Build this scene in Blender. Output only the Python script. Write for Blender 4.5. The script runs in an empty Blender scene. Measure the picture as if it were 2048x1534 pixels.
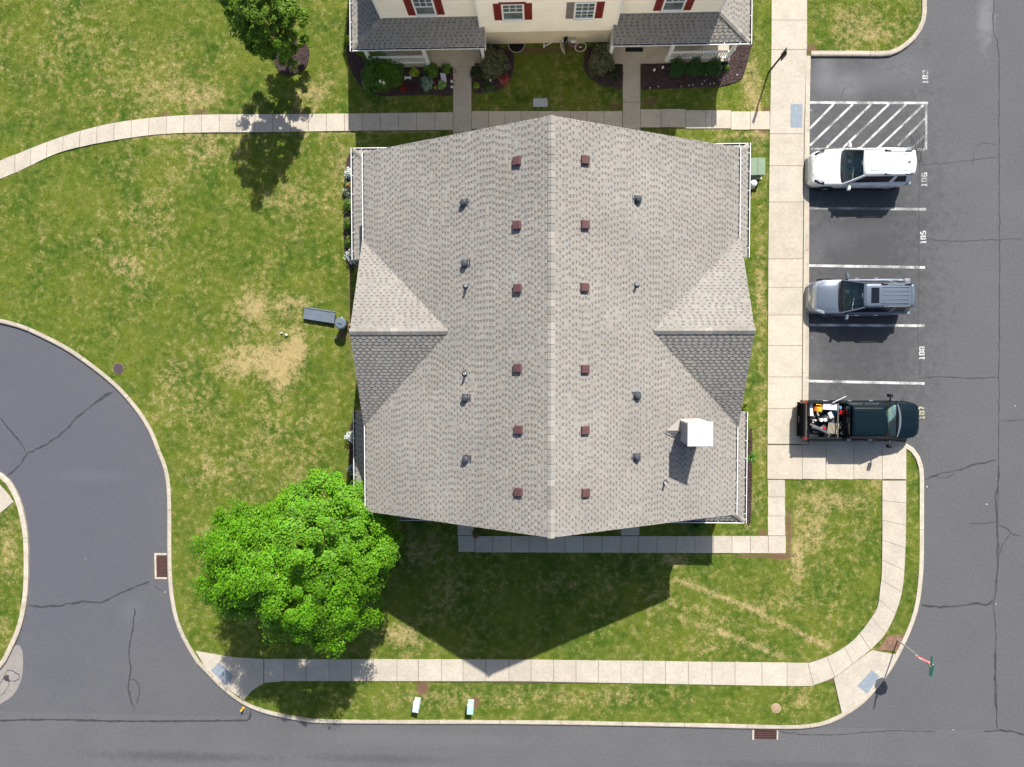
import bpy, math, random
import numpy as np
from mathutils import Vector, Matrix
random.seed(7); rng = np.random.default_rng(7)
scene = bpy.context.scene
COL = scene.collection

# ------------------------------------------------------------------ camera
FOC, HGT = 1402.0, 35.0                      # focal length in photo pixels, camera height in metres
_d = Vector((53, 49, -FOC)).normalized()      # straight down, seen from the slightly tilted camera
RQ = _d.rotation_difference(Vector((0, 0, -1)))
cam = bpy.data.cameras.new('camera'); camo = bpy.data.objects.new('camera', cam); COL.objects.link(camo)
cam.sensor_width = 36.0; cam.lens = FOC / 2048 * 36; cam.clip_end = 900; cam.clip_start = 0.5
camo.location = (0, 0, HGT); camo.rotation_mode = 'QUATERNION'; camo.rotation_quaternion = RQ
scene.camera = camo

# ------------------------------------------------------------------ sky, sun, exposure
SUN = Vector((0.305, 0.985, 1.0)).normalized()     # towards the sun
world = bpy.data.worlds.new('World'); scene.world = world; world.use_nodes = True
wn = world.node_tree.nodes; bg = wn['Background']
sky = wn.new('ShaderNodeTexSky'); sky.sky_type = 'NISHITA'; sky.sun_disc = False
sky.sun_elevation = math.asin(SUN.z); sky.sun_rotation = math.atan2(SUN.x, SUN.y)
sky.dust_density = 2.0; sky.air_density = 1.0
world.node_tree.links.new(sky.outputs[0], bg.inputs[0]); bg.inputs[1].default_value = 0.085
sl = bpy.data.lights.new('sun', 'SUN'); sl.energy = 4.6; sl.angle = math.radians(0.6); sl.color = (1.0, 0.95, 0.87)
so = bpy.data.objects.new('sun', sl); COL.objects.link(so)
so.rotation_mode = 'QUATERNION'; so.rotation_quaternion = SUN.to_track_quat('Z', 'Y')
scene.view_settings.view_transform = 'Standard'; scene.view_settings.look = 'None'
scene.view_settings.exposure = 0.62; scene.view_settings.gamma = 1.0; scene.view_settings.use_curve_mapping = False

# ------------------------------------------------------------------ helpers
_R = RQ.to_matrix()
def at(u, v, z=0.0):
    "point of the place at height z that the photo shows at pixel (u, v)"
    r = _R @ Vector((u - 1024, 767 - v, -FOC)); s = (HGT - z) / -r.z
    return Vector((r.x * s, r.y * s, z))
def at2(u, v, z=0.0):
    p = at(u, v, z); return (p.x, p.y)
def tag(o, label=None, cat=None, group=None, kind=None):
    if label: o['label'] = label
    if cat: o['category'] = cat
    if group: o['group'] = group
    if kind: o['kind'] = kind
    return o
def thing(name, label, cat, loc=(0, 0, 0), rz=0.0, group=None):
    o = bpy.data.objects.new(name, None); COL.objects.link(o); o.empty_display_size = 0.2
    o.location = loc; o.rotation_euler = (0, 0, rz)
    return tag(o, label, cat, group)
def kids(o): return [c for c in bpy.data.objects if c.parent is o]
def dup(root, loc=None, rz=None, label=None, group=None):
    r = root.copy(); COL.objects.link(r)
    if loc is not None: r.location = loc
    if rz is not None: r.rotation_euler = (0, 0, rz)
    if label: r['label'] = label
    if group: r['group'] = group
    for ch in kids(root):
        c = ch.copy(); COL.objects.link(c); c.parent = r
        for g in kids(ch):
            d = g.copy(); COL.objects.link(d); d.parent = c
    return r

class MB:
    "collects shapes, build() links them as one mesh object"
    def __init__(s): s.v = []; s.f = []; s.c = []
    def add(s, vs, fs, col=None):
        n = len(s.v); s.v.extend([tuple(p) for p in vs])
        for f in fs: s.f.append(tuple(i + n for i in f)); s.c.append(col or (1, 1, 1))
        return s
    def box(s, x0, x1, y0, y1, z0, z1, col=None, M=None):
        vs = [Vector((x, y, z)) for z in (z0, z1) for y in (y0, y1) for x in (x0, x1)]
        if M is not None: vs = [M @ p for p in vs]
        return s.add(vs, [(0, 2, 3, 1), (4, 5, 7, 6), (0, 1, 5, 4), (2, 6, 7, 3), (0, 4, 6, 2), (1, 3, 7, 5)], col)
    def bbox(s, x0, x1, y0, y1, z0, z1, b=0.02, col=None, M=None):
        "box whose top edges are bevelled"
        vs = []
        for z, e in ((z0, 0), (z1 - b, 0), (z1, b)):
            vs += [Vector((x0 + e, y0 + e, z)), Vector((x1 - e, y0 + e, z)), Vector((x1 - e, y1 - e, z)), Vector((x0 + e, y1 - e, z))]
        if M is not None: vs = [M @ p for p in vs]
        fs = [(3, 2, 1, 0), (8, 9, 10, 11)]
        for k in (0, 4):
            for i in range(4): j = (i + 1) % 4; fs.append((k + i, k + j, k + 4 + j, k + 4 + i))
        return s.add(vs, fs, col)
    def prism(s, pts, z0, z1, col=None, b=0.0, M=None):
        n = len(pts)
        a = sum(pts[i][0] * pts[(i + 1) % n][1] - pts[(i + 1) % n][0] * pts[i][1] for i in range(n))
        if a < 0: pts = pts[::-1]
        vs = [Vector((p[0], p[1], z0)) for p in pts] + [Vector((p[0], p[1], z1)) for p in pts]
        if M is not None: vs = [M @ p for p in vs]
        fs = [tuple(range(n - 1, -1, -1)), tuple(range(n, 2 * n))]
        for i in range(n): j = (i + 1) % n; fs.append((i, j, n + j, n + i))
        return s.add(vs, fs, col)
    def tube(s, pts, r, n=8, col=None, cap=True):
        pts = [Vector(p) for p in pts]; m = len(pts)
        rs = r if isinstance(r, (list, tuple)) else [r] * m
        vs = []
        for i, p in enumerate(pts):
            t = (pts[min(i + 1, m - 1)] - pts[max(i - 1, 0)]).normalized()
            a = t.orthogonal().normalized() if i == 0 else (a - t * a.dot(t)).normalized()
            b = t.cross(a)
            for k in range(n):
                w = 2 * math.pi * k / n; vs.append(p + (a * math.cos(w) + b * math.sin(w)) * rs[i])
        fs = []
        for i in range(m - 1):
            for k in range(n):
                q = (k + 1) % n; fs.append((i * n + k, i * n + q, (i + 1) * n + q, (i + 1) * n + k))
        if cap: fs += [tuple(range(n - 1, -1, -1)), tuple(range((m - 1) * n, m * n))]
        return s.add(vs, fs, col)
    def lathe(s, prof, n=20, c=(0, 0, 0), col=None, M=None, sy=1.0):
        vs = []
        for r, z in prof:
            for k in range(n):
                w = 2 * math.pi * k / n; vs.append(Vector((c[0] + r * math.cos(w), c[1] + r * sy * math.sin(w), c[2] + z)))
        if M is not None: vs = [M @ p for p in vs]
        fs = []; m = len(prof)
        for i in range(m - 1):
            for k in range(n):
                q = (k + 1) % n; fs.append((i * n + k, i * n + q, (i + 1) * n + q, (i + 1) * n + k))
        fs += [tuple(range(n - 1, -1, -1)), tuple(range((m - 1) * n, m * n))]
        return s.add(vs, fs, col)
    def grid(s, rows, col=None, closed=False):
        "rows: list of equally long lists of points"
        n = len(rows[0]); vs = [p for r in rows for p in r]; fs = []
        for i in range(len(rows) - 1):
            for k in range(n if closed else n - 1):
                q = (k + 1) % n; fs.append((i * n + k, i * n + q, (i + 1) * n + q, (i + 1) * n + k))
        return s.add(vs, fs, col)
    def build(s, name, mat, parent=None, smooth=False, kind=None, sub=0, solid=0.0):
        me = bpy.data.meshes.new(name); me.from_pydata([tuple(p) for p in s.v], [], s.f)
        if s.f:
            ca = me.color_attributes.new('Col', 'FLOAT_COLOR', 'CORNER')
            ls = np.repeat(np.array(s.c, float), [len(f) for f in s.f], axis=0)
            ca.data.foreach_set('color', np.c_[ls, np.ones(len(ls))].ravel())
        if smooth: me.polygons.foreach_set('use_smooth', [True] * len(me.polygons))
        me.update(); me.materials.append(mat)
        o = bpy.data.objects.new(name, me); COL.objects.link(o); o.parent = parent
        if kind: o['kind'] = kind
        if solid: md = o.modifiers.new('Solid', 'SOLIDIFY'); md.thickness = solid; md.offset = -1
        if sub: md = o.modifiers.new('Sub', 'SUBSURF'); md.levels = sub; md.render_levels = sub
        return o

def quads(name, V, C, mat, parent=None, kind=None, nv=4):
    "fast mesh of separate nv-gons, V (N, nv, 3), C (N, 3)"
    N = len(V); me = bpy.data.meshes.new(name)
    me.vertices.add(N * nv); me.vertices.foreach_set('co', V.reshape(-1).astype(np.float32))
    me.loops.add(N * nv); me.loops.foreach_set('vertex_index', np.arange(N * nv, dtype=np.int32))
    me.polygons.add(N); me.polygons.foreach_set('loop_start', np.arange(0, N * nv, nv, dtype=np.int32))
    me.update(calc_edges=True)
    ca = me.color_attributes.new('Col', 'FLOAT_COLOR', 'POINT')
    ca.data.foreach_set('color', np.c_[np.repeat(C, nv, axis=0), np.ones(N * nv)].astype(np.float32).ravel())
    me.materials.append(mat)
    o = bpy.data.objects.new(name, me); COL.objects.link(o); o.parent = parent
    if kind: o['kind'] = kind
    return o

def leaf_quads(P, Nrm, size, asp=0.6):
    "rhombic leaves at P facing Nrm"
    N = len(P); Nrm = Nrm / np.linalg.norm(Nrm, axis=1, keepdims=True)
    a = rng.normal(size=(N, 3)); a -= Nrm * (a * Nrm).sum(1, keepdims=True); a /= np.linalg.norm(a, axis=1, keepdims=True)
    b = np.cross(Nrm, a); s = (size * rng.uniform(0.6, 1.35, N))[:, None]
    return np.stack([P - a * s * .5, P + b * s * asp * .5 + Nrm * s * .06, P + a * s * .5, P - b * s * asp * .5 + Nrm * s * .06], 1)

# ------------------------------------------------------------------ materials
def mat(name, col, rough=0.7, metal=0.0, coat=0.0, var=0.0, vscale=3.0, bump=0.0, bscale=60.0, col2=None, spec=0.4, use_col=False, trans=0.0, fine=0.0, fscale=40.0):
    m = bpy.data.materials.new(name); m.use_nodes = True; nt = m.node_tree; n = nt.nodes; l = nt.links
    p = n['Principled BSDF']; p.inputs['Roughness'].default_value = rough; p.inputs['Metallic'].default_value = metal
    p.inputs['Coat Weight'].default_value = coat; p.inputs['Specular IOR Level'].default_value = spec; p.inputs['Coat Roughness'].default_value = 0.05
    geo = n.new('ShaderNodeNewGeometry')
    src = n.new('ShaderNodeRGB'); src.outputs[0].default_value = (*col, 1); out = src.outputs[0]
    if use_col:
        at_ = n.new('ShaderNodeAttribute'); at_.attribute_name = 'Col'
        mx = n.new('ShaderNodeMix'); mx.data_type = 'RGBA'; mx.blend_type = 'MULTIPLY'; mx.inputs[0].default_value = 1
        l.new(out, mx.inputs[6]); l.new(at_.outputs[0], mx.inputs[7]); out = mx.outputs[2]
    def layer(out, amt, sc, c2, detail=4):
        no = n.new('ShaderNodeTexNoise'); no.inputs['Scale'].default_value = sc; no.inputs['Detail'].default_value = detail
        no.inputs['Roughness'].default_value = 0.6; l.new(geo.outputs['Position'], no.inputs['Vector'])
        mr = n.new('ShaderNodeMapRange'); mr.inputs[1].default_value = .3; mr.inputs[2].default_value = .7
        l.new(no.outputs[0], mr.inputs[0])
        mx = n.new('ShaderNodeMix'); mx.data_type = 'RGBA'
        if c2 is not None:
            mr.inputs[4].default_value = amt; l.new(mr.outputs[0], mx.inputs[0]); l.new(out, mx.inputs[6]); mx.inputs[7].default_value = (*c2, 1)
        else:
            mx.blend_type = 'MULTIPLY'; mx.inputs[0].default_value = 1; mr.inputs[3].default_value = 1 - amt; mr.inputs[4].default_value = 1 + amt
            cc = n.new('ShaderNodeCombineColor'); [l.new(mr.outputs[0], cc.inputs[i]) for i in range(3)]
            l.new(out, mx.inputs[6]); l.new(cc.outputs[0], mx.inputs[7])
        return mx.outputs[2]
    if var: out = layer(out, var, vscale, col2)
    if fine: out = layer(out, fine, fscale, None, 2)
    l.new(out, p.inputs['Base Color'])
    if bump:
        bn = n.new('ShaderNodeTexNoise'); bn.inputs['Scale'].default_value = bscale; bn.inputs['Detail'].default_value = 4
        l.new(geo.outputs['Position'], bn.inputs['Vector'])
        bu = n.new('ShaderNodeBump'); bu.inputs['Strength'].default_value = bump; bu.inputs['Distance'].default_value = 0.02
        l.new(bn.outputs[0], bu.inputs['Height']); l.new(bu.outputs[0], p.inputs['Normal'])
    if trans:
        tr = n.new('ShaderNodeBsdfTranslucent'); l.new(out, tr.inputs[0]); ms = n.new('ShaderNodeMixShader'); ms.inputs[0].default_value = trans
        l.new(p.outputs[0], ms.inputs[1]); l.new(tr.outputs[0], ms.inputs[2]); l.new(ms.outputs[0], n['Material Output'].inputs[0])
    m.diffuse_color = (*col, 1)
    return m

def glass_mat(name, tint, refl=0.9):
    m = bpy.data.materials.new(name); m.use_nodes = True; n = m.node_tree.nodes; l = m.node_tree.links; n.clear()
    o = n.new('ShaderNodeOutputMaterial'); t = n.new('ShaderNodeBsdfTransparent'); t.inputs[0].default_value = (*tint, 1)
    g = n.new('ShaderNodeBsdfGlossy'); g.inputs[1].default_value = 0.03; g.inputs[0].default_value = (refl, refl, refl, 1)
    f = n.new('ShaderNodeFresnel'); f.inputs[0].default_value = 1.5; ms = n.new('ShaderNodeMixShader')
    l.new(f.outputs[0], ms.inputs[0]); l.new(t.outputs[0], ms.inputs[1]); l.new(g.outputs[0], ms.inputs[2]); l.new(ms.outputs[0], o.inputs[0])
    return m

def asphalt(name, col, col2, seed=0.0, stains=(), darks=(), blues=()):
    "asphalt with broad mottling, fine aggregate and pale or dark worn patches (x, y, rx, ry, strength)"
    m = mat(name, col, rough=0.85, var=0.6, vscale=0.35, col2=col2, bump=0.35, bscale=55, spec=0.3, fine=0.10, fscale=9)
    nt = m.node_tree; n = nt.nodes; l = nt.links; p = n['Principled BSDF']; out = p.inputs['Base Color'].links[0].from_socket
    geo = [q for q in n if q.type == 'NEW_GEOMETRY'][0]
    no = n.new('ShaderNodeTexNoise'); no.inputs['Scale'].default_value = 2.6; no.inputs['Detail'].default_value = 6; no.inputs['Roughness'].default_value = .7
    l.new(geo.outputs['Position'], no.inputs['Vector'])
    for lst, c2 in ((stains, (.24, .24, .25)), (darks, (.028, .028, .03)), (blues, (.078, .085, .125))):
        for (x, y, rx, ry, st) in lst:
            mp = n.new('ShaderNodeMapping'); mp.inputs['Location'].default_value = (-x / rx, -y / ry, 0); mp.inputs['Scale'].default_value = (1 / rx, 1 / ry, 0)
            l.new(geo.outputs['Position'], mp.inputs[0])
            ln = n.new('ShaderNodeVectorMath'); ln.operation = 'LENGTH'; l.new(mp.outputs[0], ln.inputs[0])
            sb = n.new('ShaderNodeMath'); sb.operation = 'MULTIPLY_ADD'; l.new(no.outputs[0], sb.inputs[0]); sb.inputs[1].default_value = 1.9; sb.inputs[2].default_value = -0.95
            ad = n.new('ShaderNodeMath'); l.new(ln.outputs['Value'], ad.inputs[0]); l.new(sb.outputs[0], ad.inputs[1])
            mr = n.new('ShaderNodeMapRange'); mr.inputs[1].default_value = 1.05; mr.inputs[2].default_value = 0.3; mr.inputs[4].default_value = st
            l.new(ad.outputs[0], mr.inputs[0])
            mx = n.new('ShaderNodeMix'); mx.data_type = 'RGBA'; l.new(mr.outputs[0], mx.inputs[0]); l.new(out, mx.inputs[6]); mx.inputs[7].default_value = (*c2, 1)
            out = mx.outputs[2]
    l.new(out, p.inputs['Base Color'])
    return m

def worn_paint(name, col, wear=0.5, under=(.085, .085, .09)):
    m = mat(name, col, rough=0.7); n = m.node_tree.nodes; l = m.node_tree.links; p = n['Principled BSDF']
    geo = [q for q in n if q.type == 'NEW_GEOMETRY'][0]
    a = n.new('ShaderNodeTexNoise'); a.inputs['Scale'].default_value = 22; a.inputs['Detail'].default_value = 6; a.inputs['Roughness'].default_value = .75
    b = n.new('ShaderNodeTexNoise'); b.inputs['Scale'].default_value = 1.3; b.inputs['Detail'].default_value = 3
    for q in (a, b): l.new(geo.outputs['Position'], q.inputs['Vector'])
    ad = n.new('ShaderNodeMath'); l.new(a.outputs[0], ad.inputs[0]); l.new(b.outputs[0], ad.inputs[1])
    mr = n.new('ShaderNodeMapRange'); mr.inputs[1].default_value = 0.78 + wear * .3; mr.inputs[2].default_value = 1.0 + wear * .3
    mr.inputs[3].default_value = 0.0; mr.inputs[4].default_value = 0.92
    l.new(ad.outputs[0], mr.inputs[0])
    inv = n.new('ShaderNodeMath'); inv.operation = 'SUBTRACT'; inv.inputs[0].default_value = 1; l.new(mr.outputs[0], inv.inputs[1])
    mx = n.new('ShaderNodeMix'); mx.data_type = 'RGBA'; l.new(mr.outputs[0], mx.inputs[0]); mx.inputs[6].default_value = (*col, 1); mx.inputs[7].default_value = (*under, 1)
    l.new(mx.outputs[2], p.inputs['Base Color'])
    return m

def grass_mat(name):
    "lawn colour: attribute dry (0 green .. 1 straw) broken up by noise"
    m = bpy.data.materials.new(name); m.use_nodes = True; n = m.node_tree.nodes; l = m.node_tree.links; p = n['Principled BSDF']
    p.inputs['Roughness'].default_value = .9; p.inputs['Specular IOR Level'].default_value = .1
    geo = n.new('ShaderNodeNewGeometry'); at_ = n.new('ShaderNodeAttribute'); at_.attribute_name = 'Col'
    sep = n.new('ShaderNodeSeparateColor'); l.new(at_.outputs[0], sep.inputs[0])
    def noise(sc, de=4, ro=.6):
        q = n.new('ShaderNodeTexNoise'); q.inputs['Scale'].default_value = sc; q.inputs['Detail'].default_value = de; q.inputs['Roughness'].default_value = ro
        l.new(geo.outputs['Position'], q.inputs['Vector']); return q.outputs[0]
    def rng_(x, a, b, c, d):
        q = n.new('ShaderNodeMapRange'); q.inputs[1].default_value = a; q.inputs[2].default_value = b; q.inputs[3].default_value = c; q.inputs[4].default_value = d
        l.new(x, q.inputs[0]); return q.outputs[0]
    def mixc(f, a, b):
        q = n.new('ShaderNodeMix'); q.data_type = 'RGBA'; l.new(f, q.inputs[0])
        for s, k in ((a, 6), (b, 7)):
            if isinstance(s, tuple): q.inputs[k].default_value = (*s, 1)
            else: l.new(s, q.inputs[k])
        return q.outputs[2]
    def add(a, b, op='ADD'):
        q = n.new('ShaderNodeMath'); q.operation = op
        for s, k in ((a, 0), (b, 1)):
            if isinstance(s, float): q.inputs[k].default_value = s
            else: l.new(s, q.inputs[k])
        return q.outputs[0]
    big = noise(0.45, 3); mid = noise(3.0, 5, .65); fin = noise(9, 4, .75)
    base = mixc(rng_(big, .38, .62, 0, 1), (.046, .098, .010), (.118, .152, .016))
    base = mixc(rng_(mid, .38, .66, 0, .9), base, (.155, .185, .032))
    base = mixc(rng_(noise(1.1, 5, .72), .50, .72, 0, .25), base, (.20, .19, .075))
    base = mixc(rng_(fin, .45, .68, 0, .45), base, (.045, .082, .009))
    nn = add(add(add(mid, fin), noise(5.5, 5, .7)), -1.5)
    dv = add(sep.outputs[0], add(nn, 1.7, 'MULTIPLY'), 'ADD')
    base = mixc(rng_(dv, .22, 1.0, 0, .86), base, (.44, .335, .165))
    l.new(mixc(sep.outputs[1], base, (.16, .095, .06)), p.inputs['Base Color'])
    bu = n.new('ShaderNodeBump'); bu.inputs['Strength'].default_value = .6; bu.inputs['Distance'].default_value = .03
    l.new(noise(26, 4, .7), bu.inputs['Height']); l.new(bu.outputs[0], p.inputs['Normal'])
    return m
# ------------------------------------------------------------------ shared materials
M = {}
M['asph'] = asphalt('asphalt right', (.114, .115, .120), (.094, .097, .110),
    stains=[(21.4, 16.3, .5, 1.6, .45), (15.0, 13.4, 2.2, .7, .32), (17.3, 13.9, 1.7, 1.1, .22), (13.9, 13.9, .6, 1.5, .35),
            (14.6, 5.9, 1.2, .7, .28), (13.6, 5.2, .5, .8, .25), (16.2, 6.3, 1.2, .4, .16), (13.6, -.3, .6, .5, .2), (15.0, 13.0, .9, .9, .35), (-23, -6, 2.5, .4, .12), (-21, -13, .8, .8, .15), (-13.8, -1.0, .3, .3, .0)],
    blues=[(-26, -6, 11, 14, .38)],
    darks=[(15.8, 4.5, 4.3, 13.5, .48), (14.0, 9.0, 2.2, 1.0, .12), (14.2, 3.0, 2.2, 1.0, .12), (12.9, 14.2, .55, .5, .35), (18.6, 6.5, .4, .35, .2)])
M['asph2'] = asphalt('asphalt street', (.124, .124, .129), (.100, .101, .110),
    darks=[(-18.5, -20.6, 6.0, .35, .35), (-8, -20.5, 5.0, .3, .25), (14, -20.4, 8, .3, .2)], stains=[(-6, -19.4, 8, .5, .1)])
M['tar'] = mat('crack sealant', (.045, .046, .052), rough=.75, var=.25, vscale=6)
M['hair'] = mat('hairline crack', (.05, .05, .054), rough=.9)
M['conc'] = mat('concrete slab', (.485, .437, .362), rough=.9, var=.09, vscale=1.4, bump=.2, bscale=70, use_col=True, fine=.09, fscale=7)
M['kerb'] = mat('concrete kerb', (.47, .42, .345), rough=.9, var=.14, vscale=2.5, bump=.2, bscale=60, use_col=True, fine=.12, fscale=8)
M['bed'] = mat('bedding sand', (.10, .085, .06), rough=.95)
M['grass'] = grass_mat('lawn grass')
M['mulch'] = mat('dark mulch', (.055, .036, .036), rough=.95, var=.4, vscale=5, bump=.9, bscale=22, fine=.5, fscale=16)
M['mulch_chip'] = mat('mulch chips', (.10, .066, .062), rough=.95, use_col=True)
M['soil'] = mat('bare soil', (.21, .125, .08), rough=.95, var=.3, vscale=4, bump=.8, bscale=25, fine=.3, fscale=14)
M['paint'] = worn_paint('white road paint', (.62, .62, .61), .45, (.11, .11, .117))
M['paint_w'] = worn_paint('worn road paint', (.50, .50, .49), .12, (.11, .11, .117))
M['paint_y'] = worn_paint('cream road paint', (.52, .49, .33), .4, (.11, .11, .117))
M['tactile'] = mat('blue grey warning mat', (.24, .285, .33), rough=.8, var=.15, vscale=6, use_col=True)

def pip(poly, X, Y):
    poly = np.asarray(poly); ins = np.zeros(np.shape(X), bool); n = len(poly); j = n - 1
    for i in range(n):
        xi, yi = poly[i]; xj, yj = poly[j]
        c = ((yi > Y) != (yj > Y)) & (X < (xj - xi) * (Y - yi) / (yj - yi + 1e-12) + xi)
        ins ^= c; j = i
    return ins
def W(pts, z=0.12): return [at2(u, v, z) for u, v in pts]
def smooth(pts, n=6):
    "Catmull-Rom through the points"
    P = [pts[0]] + list(pts) + [pts[-1]]; out = []
    for i in range(1, len(P) - 2):
        p0, p1, p2, p3 = [np.array(q, float) for q in P[i - 1:i + 3]]
        for k in range(n):
            t = k / n
            out.append(tuple(.5 * (2 * p1 + (p2 - p0) * t + (2 * p0 - 5 * p1 + 4 * p2 - p3) * t * t + (3 * p1 - p0 - 3 * p2 + p3) * t ** 3)))
    return out + [tuple(pts[-1])]
def arclen(pts):
    p = np.array(pts); return np.r_[0, np.cumsum(np.linalg.norm(np.diff(p, axis=0), axis=1))]
def sub_line(pts, a, b, n=4):
    "n+1 points between arc lengths a and b"
    s = arclen(pts); p = np.array(pts); q = np.linspace(a, b, n + 1)
    return [(float(np.interp(t, s, p[:, 0])), float(np.interp(t, s, p[:, 1]))) for t in q]

# ------------------------------------------------------------------ terrain and asphalt
def sheet(name, pts, z, m, th=0.12, kind='structure'):
    o = MB().prism(pts, z - th, z).build(name, m); return tag(o, kind=kind)
sheet('ground', [(-300, -300), (300, -300), (300, 300), (-300, 300)], -.16, M['grass'])
lot = sheet('asphalt_lot', [(-48, -18.4), (31, -18.4), (31, 48), (-48, 48)], 0.0, M['asph'])
street = sheet('street', [(-48, -28), (31, -28), (31, -18.404), (-48, -18.404)], 0.0, M['asph2'])
for o, lb in ((lot, 'dark grey asphalt of the parking court and side roads'), (street, 'slightly lighter asphalt street along the bottom of the view')): o['label'] = lb

# kerb lines, photo pixels, road side edge
K_main = [(-60, 634), (0, 645), (44, 657), (88, 677), (130, 699), (167, 724), (208, 755.4), (242, 786.7), (276, 828), (300, 868), (315, 907), (328, 939.4), (334, 982.4),
          (335, 1040), (335, 1100.7), (337, 1165), (343, 1212), (352, 1247.7), (369, 1287), (398, 1333.7), (408.4, 1342), (442.5, 1377), (483.5, 1407.7), (531.4, 1427.5),
          (606.6, 1442.8), (654, 1446.3), (825, 1447.8), (1040, 1448.3), (1300, 1452.5), (1560, 1458), (1627, 1454.8), (1661, 1446.5), (1691, 1431.6), (1724.7, 1409), (1751, 1381),
          (1781, 1342), (1803, 1302), (1824, 1255.7), (1837, 1214.5), (1843.7, 1169.6), (1847, 1121), (1847.4, 1040), (1847.5, 960), (1847, 940), (1840, 915), (1826, 896), (1809, 886), (1790, 883), (1700, 882.5), (1617, 882.5)]
K_east = [(1615, 882), (1617, 700), (1617.5, 500), (1618, 330), (1619, 200), (1620.8, 111)]
K_north = [(1622, 109.5), (1700, 109.5), (1767, 110), (1781.6, 108.4), (1805, 98), (1829, 78.6), (1844.7, 56), (1852.6, 30), (1852.8, 0), (1853, -60), (1853, -420)]
K_isl = [(-90, 925), (-40, 930), (0, 948), (18, 963.5), (36, 996.8), (47, 1036), (53.8, 1086), (53.8, 1169), (48.4, 1219), (37.6, 1262), (21.5, 1298), (0, 1335.5), (-60, 1385)]

def kerb(name, line_px, side, joints=3.05, w=0.19, label=None):
    line = smooth(W(line_px, .13), 5); L = arclen(line)[-1]
    e = tag(bpy.data.objects.new(name, None), label, None, None, 'structure'); COL.objects.link(e)
    n = max(1, round(L / joints)); g = .010
    for k in range(n):
        a, b = L * k / n + g, L * (k + 1) / n - g
        o = np.array(sub_line(line, a, b, 6)); t = np.gradient(o, axis=0); t /= np.linalg.norm(t, axis=1, keepdims=True)
        nr = np.c_[-t[:, 1], t[:, 0]] * side
        f = 1 + random.uniform(-.07, .05); c = (f, f * random.uniform(.985, 1.0), f * random.uniform(.95, 1.0)); rows = []
        for q, r in zip(o, nr):
            p0 = q - r * .03; p1 = q + r * .025; p2 = q + r * w
            rows.append([(p0[0], p0[1], -.1), (p0[0], p0[1], .10), (p1[0], p1[1], .13), (p2[0], p2[1], .133), (p2[0], p2[1], -.05)])
        mb = MB(); mb.grid(rows if side > 0 else [r[::-1] for r in rows], c)
        m_ = len(rows) - 1
        mb.f.append(tuple(range(4, -1, -1))); mb.c.append(c); mb.f.append(tuple(m_ * 5 + i for i in range(5))); mb.c.append(c)
        mb.build('kerb_stone', M['kerb'], e)
    return line
kl_main = kerb('kerb_around_lawn', K_main, 1, label='pale concrete kerb curving round the big lawn and house')
kl_east = kerb('kerb_beside_parking', K_east, 1, label='straight concrete kerb at the head of the parking bays')
kl_north = kerb('kerb_round_corner', K_north, 1, label='concrete kerb turning round the grass corner above the bays')
kl_isl = kerb('kerb_of_island', K_isl, -1, label='concrete kerb bulging into the left side road')

def off(line, side, d):
    o = np.array(line); t = np.gradient(o, axis=0); t /= np.linalg.norm(t, axis=1, keepdims=True) + 1e-9
    return [tuple(q) for q in (o + np.c_[-t[:, 1], t[:, 0]] * side * d)]
main_poly = off(kl_main, 1, .1) + off(kl_east, 1, .1)[1:] + off(kl_north, 1, .1)[1:] + [(17, 47), (-47, 47), (-47, 4)]
isl_poly = off(kl_isl, -1, .1) + [(-47, -17.5), (-47, -4.0)]

# ------------------------------------------------------------------ lawn: grid with dry patches and bare soil
DRY = [(520, 715, 55, 32, .6), (560, 745, 26, 45, .75), (595, 700, 20, 45, .8), (505, 610, 22, 28, .45), (585, 605, 26, 12, .5), (480, 735, 45, 30, .35), (255, 530, 30, 22, .5), (310, 430, 60, 40, .2), (565, 400, 70, 30, .4), (530, 620, 60, 40, .35),
       (300, 150, 110, 70, .3), (400, 195, 70, 22, .45), (600, 190, 30, 30, .35), (640, 180, 30, 30, .5), (430, 300, 70, 30, .3), (680, 330, 25, 60, .35), (120, 130, 70, 40, .12),
       (420, 940, 50, 40, .35), (410, 1080, 16, 40, .6), (520, 860, 90, 60, .22), (1520, 540, 8, 120, .35), (1522, 800, 9, 260, .28), (1516, 240, 14, 40, .8), (1505, 165, 18, 60, .75),
       (1480, 268, 50, 7, .5), (1590, 1120, 20, 50, .6), (1622, 1070, 36, 60, .45), (1660, 1000, 60, 22, .45), (1560, 1200, 60, 25, .3), (1750, 970, 12, 12, .5),
       (900, 1400, 320, 16, .22), (1200, 1395, 200, 14, .2), (1600, 1400, 40, 20, .35), (1400, 1295, 60, 22, .35), (1690, 40, 40, 40, .45), (1760, 70, 50, 26, .35), (20, 1110, 16, 60, .45), (10, 1255, 10, 14, .6),
       (1490, 1010, 20, 40, .6), (1350, 1120, 30, 10, .6), (800, 1270, 30, 22, .75), (360, 800, 50, 60, .25), (600, 960, 60, 40, .2), (1085, 1170, 200, 18, .2), (840, 1110, 26, 26, .55), (900, 1190, 30, 40, .35), (870, 1080, 12, 12, .4), (180, 60, 60, 40, .15), (1010, 160, 20, 20, .1)]
DLINE = [(1350, 1158, 1500, 1215, 7, .55), (1500, 1215, 1655, 1295, 6, .6), (1360, 1238, 1440, 1262, 12, .4), (1440, 1262, 1560, 1312, 6, .6), (1345, 1205, 1520, 1260, 9, .25), (260, 430, 420, 300, 14, .2), (330, 760, 640, 420, 16, .16), (200, 270, 500, 275, 6, .35), (905, 262, 530, 268, 5, .4)]
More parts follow.
